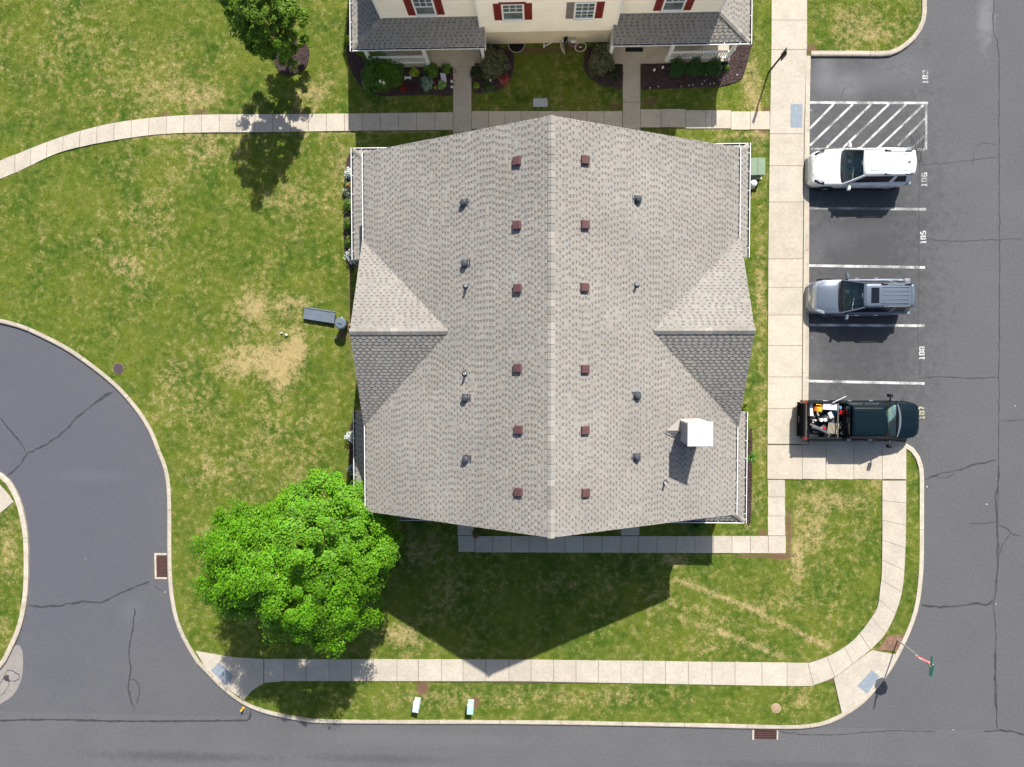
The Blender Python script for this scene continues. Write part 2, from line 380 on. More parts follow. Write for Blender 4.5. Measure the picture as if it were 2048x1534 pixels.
SOIL = [(845, 1376, 12, 15, 1.3), (950, 1406, 9, 14, 1.1), (596, 224, 12, 5, 1.2), (402, 223, 18, 4, 1.1), (330, 226, 14, 3, 1.), (1300, 203, 16, 10, .9), (1228, 213, 14, 6, 1.),
        (1578, 1060, 5, 50, 1.2), (1560, 1112, 24, 7, 1.2), (1505, 1112, 40, 4, 1.0), (1526, 1068, 8, 10, 1.3), (1533, 222, 8, 6, 1.2), (1622, 98, 14, 9, 1.2), (1528, 263, 12, 5, .9), (686, 668, 10, 14, .9), (940, 200, 8, 14, .9), (985, 76, 30, 4, 0.0),
        (1050, 101, 60, 6, .9), (700, 560, 4, 260, .6), (1664, 1361, 6, 5, 1.2), (1140, 100, 60, 5, .8), (870, 1075, 14, 12, .5), (925, 200, 6, 20, .7)]
def world_to_px(x, y, z=.1):
    q = _R.transposed(); A = np.array(q)
    v = np.stack([x, y, np.full_like(x, z - HGT)]); c = np.tensordot(A, v, 1)
    return 1024 + FOC * c[0] / -c[2], 767 - FOC * c[1] / -c[2]
def fields(x, y):
    u, v = world_to_px(x, y); d = .10 + .10 * np.sin(u * .011 + 1.7 * np.sin(v * .008)) * np.sin(v * .013 + u * .004) + .05 * np.sin((u + v * .35) * .055) + .04 * np.sin(u * .17)
    for a, b, r, s, k in DRY: d += k * np.exp(-(((u - a) / r) ** 2 + ((v - b) / s) ** 2))
    for a, b, c, e, r, k in DLINE:
        L = math.hypot(c - a, e - b); tx, ty = (c - a) / L, (e - b) / L; t = np.clip((u - a) * tx + (v - b) * ty, 0, L)
        d += k * np.exp(-(((u - a - t * tx) ** 2 + (v - b - t * ty) ** 2) / r ** 2))
    g = np.zeros_like(u)
    for a, b, r, s, k in SOIL: g += k * np.exp(-(((u - a) / r) ** 2 + ((v - b) / s) ** 2) ** 1.5)
    return np.clip(d, 0, 1.2), np.clip(g * 1.6 - .35 + rng.normal(0, .12, u.shape), 0, 1) * (g > .15)
def lumps(x, y): return .012 * np.sin(x * 7.1 + 2 * np.sin(y * 3.3)) * np.sin(y * 6.3 + 2 * np.sin(x * 2.9)) + .02 * np.sin(x * .9) * np.sin(y * .8)

def lawn(name, poly, label, x0, x1, y0, y1, st=.1):
    tag(MB().prism(poly, -.1, .06).build(name, M['grass']), label, kind='structure')
    xs = np.arange(x0, x1, st); ys = np.arange(y0, y1, st); X, Y = np.meshgrid(xs, ys, indexing='ij')
    inside = pip(poly, X + st / 2, Y + st / 2)[:-1, :-1]
    keep = np.zeros(X.shape, bool)
    for a in (0, 1):
        for b in (0, 1): keep[a:a + inside.shape[0], b:b + inside.shape[1]] |= inside
    idx = -np.ones(X.shape, int); idx[keep] = np.arange(keep.sum())
    Z = .095 + lumps(X, Y); V = np.stack([X[keep], Y[keep], Z[keep]], 1)
    i, j = np.nonzero(inside); F_ = np.stack([idx[i, j], idx[i + 1, j], idx[i + 1, j + 1], idx[i, j + 1]], 1)
    me = bpy.data.meshes.new('turf'); me.vertices.add(len(V)); me.vertices.foreach_set('co', V.ravel())
    me.loops.add(F_.size); me.loops.foreach_set('vertex_index', F_.ravel().astype(np.int32))
    me.polygons.add(len(F_)); me.polygons.foreach_set('loop_start', np.arange(0, F_.size, 4, dtype=np.int32)); me.update(calc_edges=True)
    d, g = fields(V[:, 0], V[:, 1]); ca = me.color_attributes.new('Col', 'FLOAT_COLOR', 'POINT')
    ca.data.foreach_set('color', np.stack([d, g, 0 * d, 0 * d + 1], 1).ravel())
    me.polygons.foreach_set('use_smooth', [True] * len(F_)); me.materials.append(M['grass'])
    o = bpy.data.objects.new('turf', me); COL.objects.link(o); o['kind'] = 'stuff'; o.parent = bpy.data.objects[name]
lawn('lawn', main_poly, 'green lawn with straw-coloured dry patches round the houses', -29.5, 21, -19.6, 20.5)
lawn('grass_island', isl_poly, 'small curved grass bank at the left edge', -29.5, -24, -17, -3)

# ------------------------------------------------------------------ pavements: every slab its own piece
NOGRASS = []
def path(name, label):
    e = tag(bpy.data.objects.new(name, None), label, None, None, 'structure'); COL.objects.link(e); return e
def slab(par, pts_px, z=.135, world_pts=None, gap=.010, tone=None, m='conc'):
    p = np.array(world_pts if world_pts is not None else W(pts_px, z)); c = p.mean(0)
    NOGRASS.append(p + np.sign(p - c) * .02)
    p = p - np.sign(p - c) * gap
    f = tone or 1 + random.uniform(-.07, .04); k = random.uniform(-.02, .015)
    dz = random.uniform(-.004, .004)
    MB().prism([tuple(q) for q in p], .02, z + dz, (f, f * (1 + k * .4), f * (1 + k))).build('slab', M[m], par)
def strip(par, up, lo, n, sm=True, z=.135, kk=3, tone=None):
    U = W(up, z); L = W(lo, z)
    if sm: U = smooth(U, 4); L = smooth(L, 4)
    a, b = arclen(U)[-1], arclen(L)[-1]
    ts = np.linspace(0, 1, n + 1) if isinstance(n, int) else n
    for i in range(len(ts) - 1):
        q = sub_line(U, a * ts[i], a * ts[i + 1], kk) + sub_line(L, b * ts[i], b * ts[i + 1], kk)[::-1]
        slab(par, None, z, world_pts=q, tone=tone)
    bed = U + L[::-1]
    o = MB().prism([tuple(q) for q in bed], 0, z - .0075).build('bedding', M['bed'], par); o['kind'] = 'stuff'
def fr(joints): j = np.array(joints, float); return (j - j[0]) / (j[-1] - j[0])

pa = path('north_pavement', 'curved concrete footpath running behind the central house')
strip(pa, [(-34, 336), (0, 320.5), (38, 305.5), (96.5, 282.5), (160, 261.5), (223.5, 246), (294.6, 236), (358, 230.5), (424, 228.5), (520, 228), (700, 226.5), (906, 224)],
          [(-34, 373), (0, 358), (43, 340), (107, 309.5), (165, 293), (230, 280.5), (296, 271), (359, 266.5), (424, 265), (520, 264.5), (700, 262), (906, 260)], 27)
for a, b in zip([943, 977, 1010, 1042, 1075, 1108, 1141, 1174, 1208], [977, 1010, 1042, 1075, 1108, 1141, 1174, 1208, 1245]): slab(pa, [(a, 222), (b, 221.5), (b, 257.5), (a, 258)])
for a, b, t in [(1281, 1322, 218), (1322, 1371, 217.5), (1371, 1412, 220), (1412, 1424, 220), (1424, 1462, 220), (1462, 1501, 222.5), (1501, 1540, 222)]: slab(pa, [(a, t), (b, t), (b, t + 37), (a, t + 37)])
MB().prism(W([(944, 224), (1539, 223), (1539, 256), (944, 257)]), .02, .1275).build('bedding', M['bed'], pa)['kind'] = 'stuff'
pb = path('front_path_left', 'short concrete path to the left porch of the upper house')
for a, b in [(131, 210), (210, 265), (265, 300)]: slab(pb, [(906, a), (943, a), (943, b), (906, b)])
pb = path('front_path_right', 'short concrete path to the right porch of the upper house')
for a, b in [(126, 204), (204, 258), (258, 290)]: slab(pb, [(1245.5, a), (1281, a), (1281, b), (1245.5, b)])
pc = path('east_pavement', 'wide concrete footpath between the houses and the parking bays')
ys = [-120, -60, -10, 40, 99, 267.6, 331.5, 404, 517.5, 574.5, 630, 691, 754, 817, 888]
lx = lambda y: np.interp(y, [0, 99, 220, 517, 950], [1543, 1542.5, 1540, 1536.5, 1534.5]); rx = lambda y: np.interp(y, [99, 200, 220, 517, 890], [1613.5, 1611.5, 1608.5, 1606, 1603])
for a, b in zip(ys[:-1], ys[1:]):
    tone = {267.6: .97, 331.5: .98, 404: .93, 99: .96}.get(a)
    r1, r2 = (1614.5, 1614.5) if b < 100 else (rx(a), rx(b))
    slab(pc, [(lx(a), a), (r1, a), (r2, b), (lx(b), b)], tone=tone)
MB().prism(W([(1544, -100), (1608, -100), (1602, 880), (1537, 880)]), .02, .1275).build('bedding', M['bed'], pc)['kind'] = 'stuff'
# kerb line between footpath and bays is the kerb itself; the flat behind it
for a, b in zip([109, 204, 262, 331, 404, 505, 610, 745, 836], [204, 262, 331, 404, 505, 610, 745, 836, 882]): slab(pc, [(rx(a) + 1, a), (1613, a), (1612 - (b - 109) * .004, b), (rx(b) + 1, b)], tone=.97 + .05 * random.random())
slab(pc, [(1602, 882), (1616, 883), (1616, 889.5), (1602, 889)]); slab(pc, [(1616, 887.5), (1700, 887.5), (1700, 889.6), (1616, 889.6)]); slab(pc, [(1700, 887.5), (1800, 888), (1806, 889.6), (1700, 889.6)])
MB().prism(W([(1600, 100), (1615, 100), (1614, 885), (1601, 885)]), .02, .1275).build('bedding', M['bed'], pc)['kind'] = 'stuff'
MB().prism(W([(1537, 880), (1618, 880), (1618, 886), (1808, 886), (1808, 894), (1537, 894)]), .02, .128).build('bedding', M['bed'], pc)['kind'] = 'stuff'
pd = path('corner_pavement', 'concrete footpath wrapping round the corner lawn and below the house')
for a, b in zip([1534.5, 1605, 1652, 1707.6, 1764.7], [1605, 1652, 1707.6, 1764.7, 1813]): slab(pd, [(a, 890), (b, 890), (b, 959), (a, 958)])
MB().prism(W([(1536, 892), (1811, 892), (1811, 957), (1536, 957)]), .02, .1275).build('bedding', M['bed'], pd)['kind'] = 'stuff'
inn = [(1764.7, 961), (1764, 1128), (1760, 1177), (1754.6, 1214.5), (1734, 1247.4), (1711.6, 1275.5), (1681.6, 1298.7), (1648, 1315.5), (1616, 1326)]
out = [(1813, 961), (1812.6, 1044), (1810, 1128.4), (1805, 1180.8), (1792, 1225.7), (1769.6, 1270), (1737.8, 1302.4), (1702, 1330.5), (1666.7, 1356), (1627.4, 1370.5)]
strip(pd, inn, out, 11)
jx = [528, 568, 612, 658, 703, 747, 794, 837, 883, 926, 971.6, 1018, 1062, 1107, 1152, 1197, 1242, 1286, 1331, 1377, 1424, 1470, 1524, 1574, 1616]
for a, b in zip(jx[:-1], jx[1:]):
    tp = lambda x: np.interp(x, [528, 1040, 1616], [1318, 1319, 1326]); bt = lambda x: np.interp(x, [528, 560, 1040, 1560, 1616], [1366, 1362.5, 1362.5, 1372.4, 1372.4])
    slab(pd, [(a, tp(a)), (b, tp(b)), (b + (12 if b == 1616 else 0), bt(b)), (a, bt(a))])
MB().prism(W([(529, 1320), (1612, 1327), (1612, 1370), (529, 1361)]), .02, .1275).build('bedding', M['bed'], pd)['kind'] = 'stuff'
slab(pd, [(391, 1302), (425, 1308), (470, 1315), (527, 1318), (527, 1367), (504, 1382), (488, 1400), (446, 1372), (411, 1336)], z=.134, tone=.98)
slab(pd, [(1667.5, 1357.5), (1738.5, 1304), (1746, 1300.5), (1795, 1309.5), (1775, 1341), (1745, 1380), (1719, 1408), (1684, 1429)], z=.134, tone=.95)
pe = path('south_pavement', 'concrete footpath along the shaded lower side of the central house')
jx = [950, 985.4, 1022.6, 1057.9, 1093.5, 1130, 1167, 1204.4, 1241.6, 1277, 1314, 1353.4, 1390, 1427, 1464, 1500.7, 1536.7, 1572]
slab(pe, [(915, 1071.5), (949.5, 1071.5), (949.5, 1104), (917, 1104)])
for a, b in zip(jx[:-1], jx[1:]): slab(pe, [(a, 1072), (b, 1072), (b, 1105 + (a - 950) * .003), (a, 1105 + (a - 950) * .003)])
slab(pe, [(915, 1030), (948, 1030), (948, 1071), (915, 1071)]); slab(pe, [(1242, 1030), (1279, 1030), (1279, 1071), (1242, 1071)])
for a, b in zip([959.5, 994, 1032], [994, 1032, 1071.5]): slab(pe, [(1535, a), (1570, a), (1571, b), (1536, b)])
MB().prism(W([(917, 1073), (1570, 1073), (1570, 1105), (917, 1103)]), .02, .1275).build('bedding', M['bed'], pe)['kind'] = 'stuff'
pf = path('island_pad', 'pale concrete pad on the bank at the left edge')
slab(pf, [(-40, 960), (-2, 967), (14, 985), (27, 1004), (0, 1027), (-40, 1050)])
def tmat(px, label):
    w = W(px, .14); o = MB(); o.prism(w, .13, .143); a, b, c, d = [np.array(q) for q in w]
    for i in range(9):
        for j in range(6):
            s, t = (i + .5) / 9, (j + .5) / 6; p = (a * (1 - s) + b * s) * (1 - t) + (d * (1 - s) + c * s) * t
            o.lathe([(.016, .143), (.012, .148)], 6, (p[0], p[1], 0), (1.06, 1.06, 1.06))
    return tag(o.build('tactile_mat', M['tactile']), label, 'warning mat', 'blue warning mats let into the pavements')
tmat([(1581, 208), (1605, 208), (1604, 255), (1581, 255)], 'grey-blue warning mat in the pavement beside the hatched bay')
tmat([(437.4, 1325), (466.5, 1352), (452.8, 1371), (422, 1341)], 'blue warning mat at the lower left kerb ramp, half in tree shade')
tmat([(1743, 1340), (1759, 1352), (1735, 1387), (1715, 1372)], 'blue warning mat at the lower right kerb ramp by the stop sign')

# ------------------------------------------------------------------ road markings and cracks
def ribbon(mb, line, w, z=.004, col=None, ends=True):
    p = np.array(line, float); t = np.gradient(p, axis=0); t /= np.linalg.norm(t, axis=1, keepdims=True) + 1e-9
    nr = np.c_[-t[:, 1], t[:, 0]]; w = np.broadcast_to(np.asarray(w), (len(p),))
    a = p + nr * w[:, None] / 2; b = p - nr * w[:, None] / 2
    mb.grid([[(x[0], x[1], z), (y[0], y[1], z)] for x, y in zip(b, a)], col)
    return mb
def line_mark(a, b, w=.125, m='paint', z=.004):
    mb = MB(); A, B = at2(*a), at2(*b); n = 8
    ribbon(mb, [(A[0] + (B[0] - A[0]) * i / n, A[1] + (B[1] - A[1]) * i / n) for i in range(n + 1)], w, z)
    return mb.build('painted_line', M[m], lot)
for a, b, m in [((1617, 416), (1852, 418.5), 'paint_w'), ((1617, 531), (1850, 535), 'paint'), ((1618.5, 650), (1849, 651.5), 'paint'), ((1615, 762), (1849, 767), 'paint')]: line_mark(a, b, m=m)
line_mark((1620, 205), (1856, 206), .12); line_mark((1852.5, 209), (1852, 300), .11, 'paint_w'); line_mark((1622, 298), (1849.5, 299), .13, 'paint_w')
for a, b in [((1667, 208.5), (1619.6, 257)), ((1705.5, 208.5), (1619.6, 291)), ((1742, 208.5), (1653, 295.5)), ((1777.5, 208.5), (1686, 295.5)), ((1812, 208.5), (1721, 295.5)), ((1847, 210), (1757, 295.5)), ((1850, 237), (1795, 292)), ((1850, 271), (1824, 296))]:
    line_mark(a, b, .105, 'paint' if a[0] < 1848 else 'paint_w', .008)
line_mark((1620, 222), (1623, 219), .12)
# stencilled bay numbers: strokes in a 0..2 by 0..4 cell
G = {'1': [[(1.1, 4), (1.1, .35)], [(.4, 0), (1.8, 0)], [(.5, 3.5), (1.0, 4.0)]],
     '8': [[(.8, 2.1), (.25, 2.5), (.25, 3.5), (.8, 3.95)], [(1.2, 3.95), (1.75, 3.5), (1.75, 2.5), (1.2, 2.1)], [(.8, 1.9), (.15, 1.4), (.15, .5), (.8, .0)], [(1.2, .0), (1.85, .5), (1.85, 1.4), (1.2, 1.9)]],
     '3': [[(.2, 3.4), (.7, 3.95)], [(1.1, 3.95), (1.75, 3.5), (1.75, 2.6), (1.0, 2.1)], [(1.2, 1.9), (1.85, 1.4), (1.85, .5), (1.2, 0)], [(.8, 0), (.15, .6)]],
     '5': [[(.35, 4), (1.7, 4)], [(.3, 3.7), (.3, 2.3), (.9, 2.4)], [(1.2, 2.3), (1.85, 1.7), (1.85, .6), (1.2, 0)], [(.8, 0), (.15, .6)]],
     '6': [[(1.8, 3.4), (1.2, 3.95)], [(.8, 3.95), (.2, 3.3), (.2, .6), (.8, 0)], [(1.2, 0), (1.8, .5), (1.8, 1.5), (1.1, 2.1), (.5, 1.9)]],
     '7': [[(.2, 4), (1.8, 4)], [(1.75, 3.7), (1.1, 2.0), (.9, 0)]]}
def number(txt, u, v0, v1, u1, m='paint'):
    "digits run up the picture, tops to the left"
    A = at(u1, v1); B = at(u1, v0); w = (B.y - A.y) / len(txt); h = at(u1, v1).x - at(u, v1).x; mb = MB()
    for i, ch in enumerate(txt):
        for st in G[ch]:
            p = [(A.x - q[1] / 4 * h + 0.0, A.y + w * i + w * .12 + q[0] / 2 * w * .72) for q in st]
            if len(p) > 2: p = smooth(p, 4)
            ribbon(mb, p, .062, .006)
    mb.build('bay_number', M[m], lot)
number('183', 1845, 139, 169, 1855); number('186', 1843, 344, 375, 1853); number('185', 1841, 461, 489, 1851); number('188', 1838, 692, 721, 1848); number('187', 1838, 811, 840, 1848, 'paint_y')
def crack(px, w, m='tar', par=lot, jit=.05, z=.005, name='sealed_crack'):
    L = smooth([at2(*q) for q in px], 5); n = max(4, int(arclen(L)[-1] / .22)); p = np.array(sub_line(L, 0, arclen(L)[-1], n))
    p[1:-1] += rng.normal(0, jit * .4, p[1:-1].shape) + np.cumsum(rng.normal(0, jit * .12, p[1:-1].shape), 0) * .3
    ww = w * (.45 + .9 * rng.random(len(p))); ww[-1] *= .2; ww[0] *= .6
    ribbon(MB(), p, ww, z).build(name, M[m], par)
crack([(225, 784), (205, 797), (160, 830), (125, 865), (90, 890), (53, 909), (40, 930), (12, 953)], .075)
crack([(0, 835), (20, 860), (42, 885), (52, 907)], .08); crack([(222, 785), (208, 792), (188, 806)], .12, z=.007)
crack([(57, 1209), (85, 1214), (140, 1208), (170, 1203), (205, 1205), (240, 1187), (300, 1163)], .10); crack([(306, 1170), (330, 1185)], .03)
crack([(269, 1217), (267, 1250), (258, 1300), (262, 1340), (257, 1370), (260, 1395), (270, 1418)], .08); crack([(262, 1358), (276, 1365), (279, 1385), (272, 1410)], .05)
crack([(0, 1441), (100, 1439), (250, 1442), (470, 1441), (498, 1438), (501, 1420)], .10, jit=.02, z=.009)
crack([(1988, 0), (1987, 60), (1998, 105), (1998, 300), (1999, 500), (1998, 760), (1996, 920), (1994, 1040), (1993, 1170), (1986, 1200), (1990, 1250), (1991, 1340), (1994, 1460)], .045, jit=.04)
crack([(1996, 930), (1998, 960), (1992, 990), (1995, 1060), (1998, 1110), (1990, 1180)], .05, jit=.06, z=.007); crack([(1991, 1300), (1990, 1380), (1993, 1420)], .07, z=.007)
crack([(1843, 1210), (1880, 1214), (1920, 1211), (1950, 1206), (1975, 1208), (1986, 1199)], .10)
crack([(1850, 960), (1880, 948), (1915, 940), (1950, 929), (1993, 920)], .07); crack([(1860, 952), (1890, 956), (1910, 945)], .04)
crack([(1843, 756), (1885, 753), (1930, 756), (1998, 755)], .045); crack([(1850, 475), (1900, 482), (2048, 477)], .03); crack([(2000, 842), (2048, 839)], .035)
crack([(1840, 330), (1900, 326), (1960, 318), (1998, 312)], .03); crack([(1945, 330), (1955, 290), (1998, 290)], .02)
crack([(1998, 1050), (2015, 1058), (2022, 1068), (2048, 1073)], .05); crack([(2022, 1066), (2008, 1085), (1999, 1110)], .035); crack([(1940, 1047), (1995, 1044)], .035)
crack([(1835, 300), (1840, 345), (1838, 420), (1838, 560), (1836, 660), (1840, 760)], .025, jit=.05)
for k in range(7): crack([(1815 + 6 * k, 262 + 5 * (k % 3)), (1825 + 3 * k, 285 + 3 * k), (1830 + 2 * k, 300 + 5 * (k % 4)), (1838 + k, 325)], .03, 'hair', z=.007 + .0005 * k, name='hairline_crack')
crack([(1688, 190), (1680, 200), (1693, 172)], .02, 'hair'); crack([(1825, 180), (1833, 200)], .02, 'hair')
crack([(2048, 1469), (2015, 1462), (1995, 1460), (1965, 1463)], .09, par=street, z=.01); crack([(1560, 1463), (1640, 1470), (1800, 1461), (1870, 1464)], .035, par=street, z=.006)
crack([(0, 1370), (15, 1340), (30, 1345), (38, 1350), (36, 1362), (22, 1362)], .04, 'hair', z=.008); crack([(18, 1360), (15, 1375), (0, 1392)], .04, 'hair', z=.008)
MB().prism(smooth(W([(8, 1352), (17, 1350), (18, 1358), (22, 1363), (12, 1362), (8, 1358), (8, 1352)], 0), 3)[:-1], .001, .007).build('oil_stain', M['tar'], lot)
for u, v in [(1854, 973), (1993, 957), (1973, 1008), (2030, 812), (1992, 1208), (1876, 1032), (1906, 1460), (2005, 1267), (330, 1184), (1625, 675), (171, 1117), (1832, 745)]:
    a = at(u, v); MB().prism([(a.x + .05 * math.cos(t) * random.uniform(.5, 1.2), a.y + .05 * math.sin(t) * random.uniform(.5, 1.2)) for t in np.linspace(0, 6.28, 7)[:-1]], .001, .012).build('paint_spot', M['paint_w'], lot)

pst = [(-40, 1370), (0, 1340), (20, 1305), (34, 1290), (44, 1300), (46, 1330), (42, 1360), (30, 1385), (10, 1402), (-40, 1425)]
M['pale'] = mat('worn pale concrete apron', (.30, .27, .25), rough=.9, var=.5, vscale=1.6, col2=(.17, .165, .165), fine=.1, fscale=9)
MB().prism(smooth(W(pst + [pst[0]], 0), 5)[:-1], .0, .0035).build('worn_patch', M['pale'], lot)
# ------------------------------------------------------------------ houses
M['shingle'] = mat('weathered grey-tan shingles', (.283, .268, .245), rough=.95, var=.10, vscale=.35, use_col=True, fine=.10, fscale=14, bump=.25, bscale=90, spec=.2)
M['deck'] = mat('roof underlay', (.30, .28, .255), rough=.95)
M['white'] = mat('white aluminium trim', (.78, .79, .80), rough=.35, var=.05, vscale=3)
M['vinyl'] = mat('cream vinyl siding', (.88, .83, .71), rough=.6, var=.05, vscale=1.2, use_col=True)
M['tanwall'] = mat('tan lower siding', (.72, .63, .47), rough=.7, var=.05, vscale=1.5, use_col=True)
M['gutter_dark'] = mat('gutter shade and grime', (.05, .055, .06), rough=.8, var=.4, vscale=7)  # shade inside the trough painted in, together with debris
M['shutter'] = mat('barn red shutter', (.20, .022, .018), rough=.5, var=.08, vscale=4)
M['shutter_g'] = mat('faded grey shutter', (.24, .20, .20), rough=.6, var=.1, vscale=4)
M['pane'] = mat('window pane', (.10, .125, .13), rough=.04, spec=1.0, var=.5, vscale=1.7)
M['porch'] = mat('porch concrete', (.46, .41, .33), rough=.9, var=.12, vscale=2, fine=.08)
M['maroon'] = mat('maroon metal vent', (.115, .055, .058), rough=.5, var=.12, vscale=6)
M['blackplastic'] = mat('dark grey plastic', (.065, .07, .085), rough=.45)
M['darkhole'] = mat('dark opening', (.01, .01, .011), rough=.9)
M['pvc'] = mat('white plastic pipe', (.70, .69, .66), rough=.5)
M['soffit'] = mat('soffit', (.55, .52, .47), rough=.8)

CX, CY = 0.45, 1.08
PITCH = .532
def clip_poly(P, poly):
    "clip convex polygon P by convex counter-clockwise polygon"
    out = list(P); n = len(poly)
    for i in range(n):
        ax, ay = poly[i]; bx, by = poly[(i + 1) % n]; inp = out; out = []
        if not inp: return []
        def sd(q): return (bx - ax) * (q[1] - ay) - (by - ay) * (q[0] - ax)
        for k in range(len(inp)):
            p, q = inp[k], inp[(k + 1) % len(inp)]; sp, sq = sd(p), sd(q)
            if sp >= 0: out.append(p)
            if (sp >= 0) != (sq >= 0):
                t = sp / (sp - sq); out.append((p[0] + (q[0] - p[0]) * t, p[1] + (q[1] - p[1]) * t))
    return out
def shingle_plane(mb, tabs, O, U, V, poly, seed=0, p=.137, per=.245):
    "courses of laminated shingles on the plane O + u U + s V"
    R_ = random.Random(seed); O, U, V = Vector(O), Vector(U).normalized(), Vector(V).normalized(); N = U.cross(V)
    if N.z < 0: N = -N
    a = sum(poly[i][0] * poly[(i + 1) % len(poly)][1] - poly[(i + 1) % len(poly)][0] * poly[i][1] for i in range(len(poly)))
    if a < 0: poly = poly[::-1]
    smax = max(q[1] for q in poly); umin = min(q[0] for q in poly); umax = max(q[0] for q in poly)
    def pt(u, s, h): return tuple(O + U * u + V * s + N * h)
    def piece(u0, u1, s0, s1, h0, h1, col, target, skirt=0.0):
        c = clip_poly([(u0, s0), (u1, s0), (u1, s1), (u0, s1)], poly)
        if len(c) < 3: return False
        hh = lambda s: h0 + (h1 - h0) * (s - s0) / (s1 - s0)
        top = [pt(u, s, hh(s)) for u, s in c]; n = len(top)
        if not skirt: target.add(top, [tuple(range(n))], col); return True
        bot = [pt(u, s, hh(s) - skirt) for u, s in c]
        target.add(top + bot, [tuple(range(n))] + [(i, (i + 1) % n, n + (i + 1) % n, n + i)[::-1] for i in range(n)], col); return True
    k = 0; s = 0.0
    while s < smax:
        s1 = min(s + p, smax)
        f = R_.uniform(.93, 1.05); w = R_.uniform(-.02, .02)
        u = umin
        while u < umax:                                          # under layer: long strips, slightly different tones
            L = R_.uniform(.8, 1.1); g = f * R_.uniform(.9, 1.0)
            piece(u, u + L, s, s1 + .004, .012, .002, (g * (1 + w), g, g * (1 - w)), mb, .012); u += L
        u = umin - per * (1 + (.5 if k % 2 else 0) + R_.uniform(-.16, .16))
        while u < umax:
            gp = R_.uniform(.085, .12); T = per - gp + R_.uniform(-.02, .02)
            g = R_.uniform(.96, 1.09); w = R_.uniform(-.03, .04)
            if R_.random() < .04: T += per
            t_mb = MB(); ok = piece(u, u + T, s - .004, s1, .021, .006, (g * (1 + w), g, g * (1 - w)), t_mb, .012)
            if ok: tabs.append((t_mb, Vector(pt(u, s, 0))))
            if R_.random() < .9: piece(u + T, u + T + gp, s + .004, s + .050 + R_.uniform(-.008, .008), .0135, .0095, (.52, .50, .475), mb)
            u += T + gp
        s += p; k += 1
def lap_wall(mb, p0, p1, z0, z1, out, lap=.115, gable=None, tone=1.0):
    "horizontal lap boards between p0 and p1 (x, y); gable=(uc, zpeak, slope) trims them under a gable"
    p0, p1, o = Vector((*p0, 0)), Vector((*p1, 0)), Vector((*out, 0)); d = (p1 - p0); L = d.length; d /= L; z = z0
    while z < z1 - 1e-4:
        zt = min(z + lap, z1); a, b, a2, b2 = 0.0, L, 0.0, L
        if gable:
            uc, zp, sl = gable
            h1 = max(0, (zp - z) / sl); h2 = max(0, (zp - zt) / sl)
            a, b, a2, b2 = max(0, uc - h1), min(L, uc + h1), max(0, uc - h2), min(L, uc + h2)
        if b - a > .02:
            q = [p0 + d * a + o * .022 + Vector((0, 0, z)), p0 + d * b + o * .022 + Vector((0, 0, z)), p0 + d * b2 + o * .006 + Vector((0, 0, zt)), p0 + d * a2 + o * .006 + Vector((0, 0, zt)),
                 p0 + d * a + Vector((0, 0, z)), p0 + d * b + Vector((0, 0, z))]
            f = tone * random.uniform(.985, 1.01); mb.add(q, [(0, 1, 2, 3), (1, 0, 4, 5)], (f, f, f))
        z = zt
def gutter(root, p0, p1, out, z, detail=True):
    "open white trough with straps, back edge on p0-p1, opening upwards"
    p0, p1, o = Vector((*p0, z)), Vector((*p1, z)), Vector((*out, 0)); d = (p1 - p0); L = d.length; d /= L
    prof = [(0, -.02), (0, -.11), (.09, -.11), (.115, -.03), (.115, 0), (.085, 0), (.085, -.02), (.06, -.09), (.012, -.09), (.012, -.02)]
    mb = MB(); rows = [[p0 + d * t + o * a + Vector((0, 0, b)) for a, b in prof] for t in (0, L)]
    mb.grid(rows, closed=True); n = len(prof); mb.f += [tuple(range(n)), tuple(range(2 * n - 1, n - 1, -1))]; mb.c += [(1, 1, 1)] * 2
    g = mb.build('gutter', M['white'], root)
    q = MB(); r = [[p0 + d * t + o * a + Vector((0, 0, b)) for a, b in ((.014, -.03), (.014, -.087), (.058, -.087), (.078, -.03))] for t in (.01, L - .01)]
    q.grid(r).build('gutter_shade_grime', M['gutter_dark'], g)  # dark sheet in the trough: painted shade plus debris
    k = MB(); m = max(2, int(L / .74))
    for i in range(m):
        t = L * (i + .5) / m + random.uniform(-.04, .04); c = p0 + d * t
        e = c - d * .012; f = c + d * .012; up = Vector((0, 0, .004)); k.add([e - o * .05 + up, f - o * .05 + up, f + o * .10 + up, e + o * .10 + up, e - o * .05, f - o * .05, f + o * .10, e + o * .10], [(0, 1, 2, 3), (7, 6, 5, 4), (0, 4, 5, 1), (1, 5, 6, 2), (2, 6, 7, 3), (3, 7, 4, 0)])
        if k.v and i % 3 == 2: pass
    k.build('gutter_straps', M['white'], g, kind='stuff')
def caps(root, a, b, wide, drop, n, name='ridge_shingle', seed=1):
    "overlapping cap pieces from a to b; drop = fall per metre on the two sides"
    R_ = random.Random(seed); a, b = Vector(a), Vector(b); d = (b - a); L = d.length; d /= L; s = Vector((-d.y, d.x, 0)).normalized(); up = Vector((0, 0, 1)); e = L / n
    for i in range(n):
        p = a + d * (e * i - .02); q = a + d * (e * (i + 1) + .015); h0, h1 = .052, .034; w = wide * R_.uniform(.97, 1.03)
        f = R_.uniform(.86, 1.22); k = R_.uniform(-.03, .04); rows = []
        for c, h in ((p, h0), (q, h1)):
            rows.append([c - s * w + up * (h - .03 - drop[0] * w), c - s * w + up * (h - drop[0] * w), c + up * (h + .004), c + s * w + up * (h - drop[1] * w), c + s * w + up * (h - .03 - drop[1] * w)])
        mb = MB(); mb.grid([r[::-1] for r in rows], (f * (1 + k), f, f * (1 - k))); mb.f.append((0, 1, 2, 3, 4)); mb.c.append((f, f, f)); mb.build(name, M['shingle'], root)

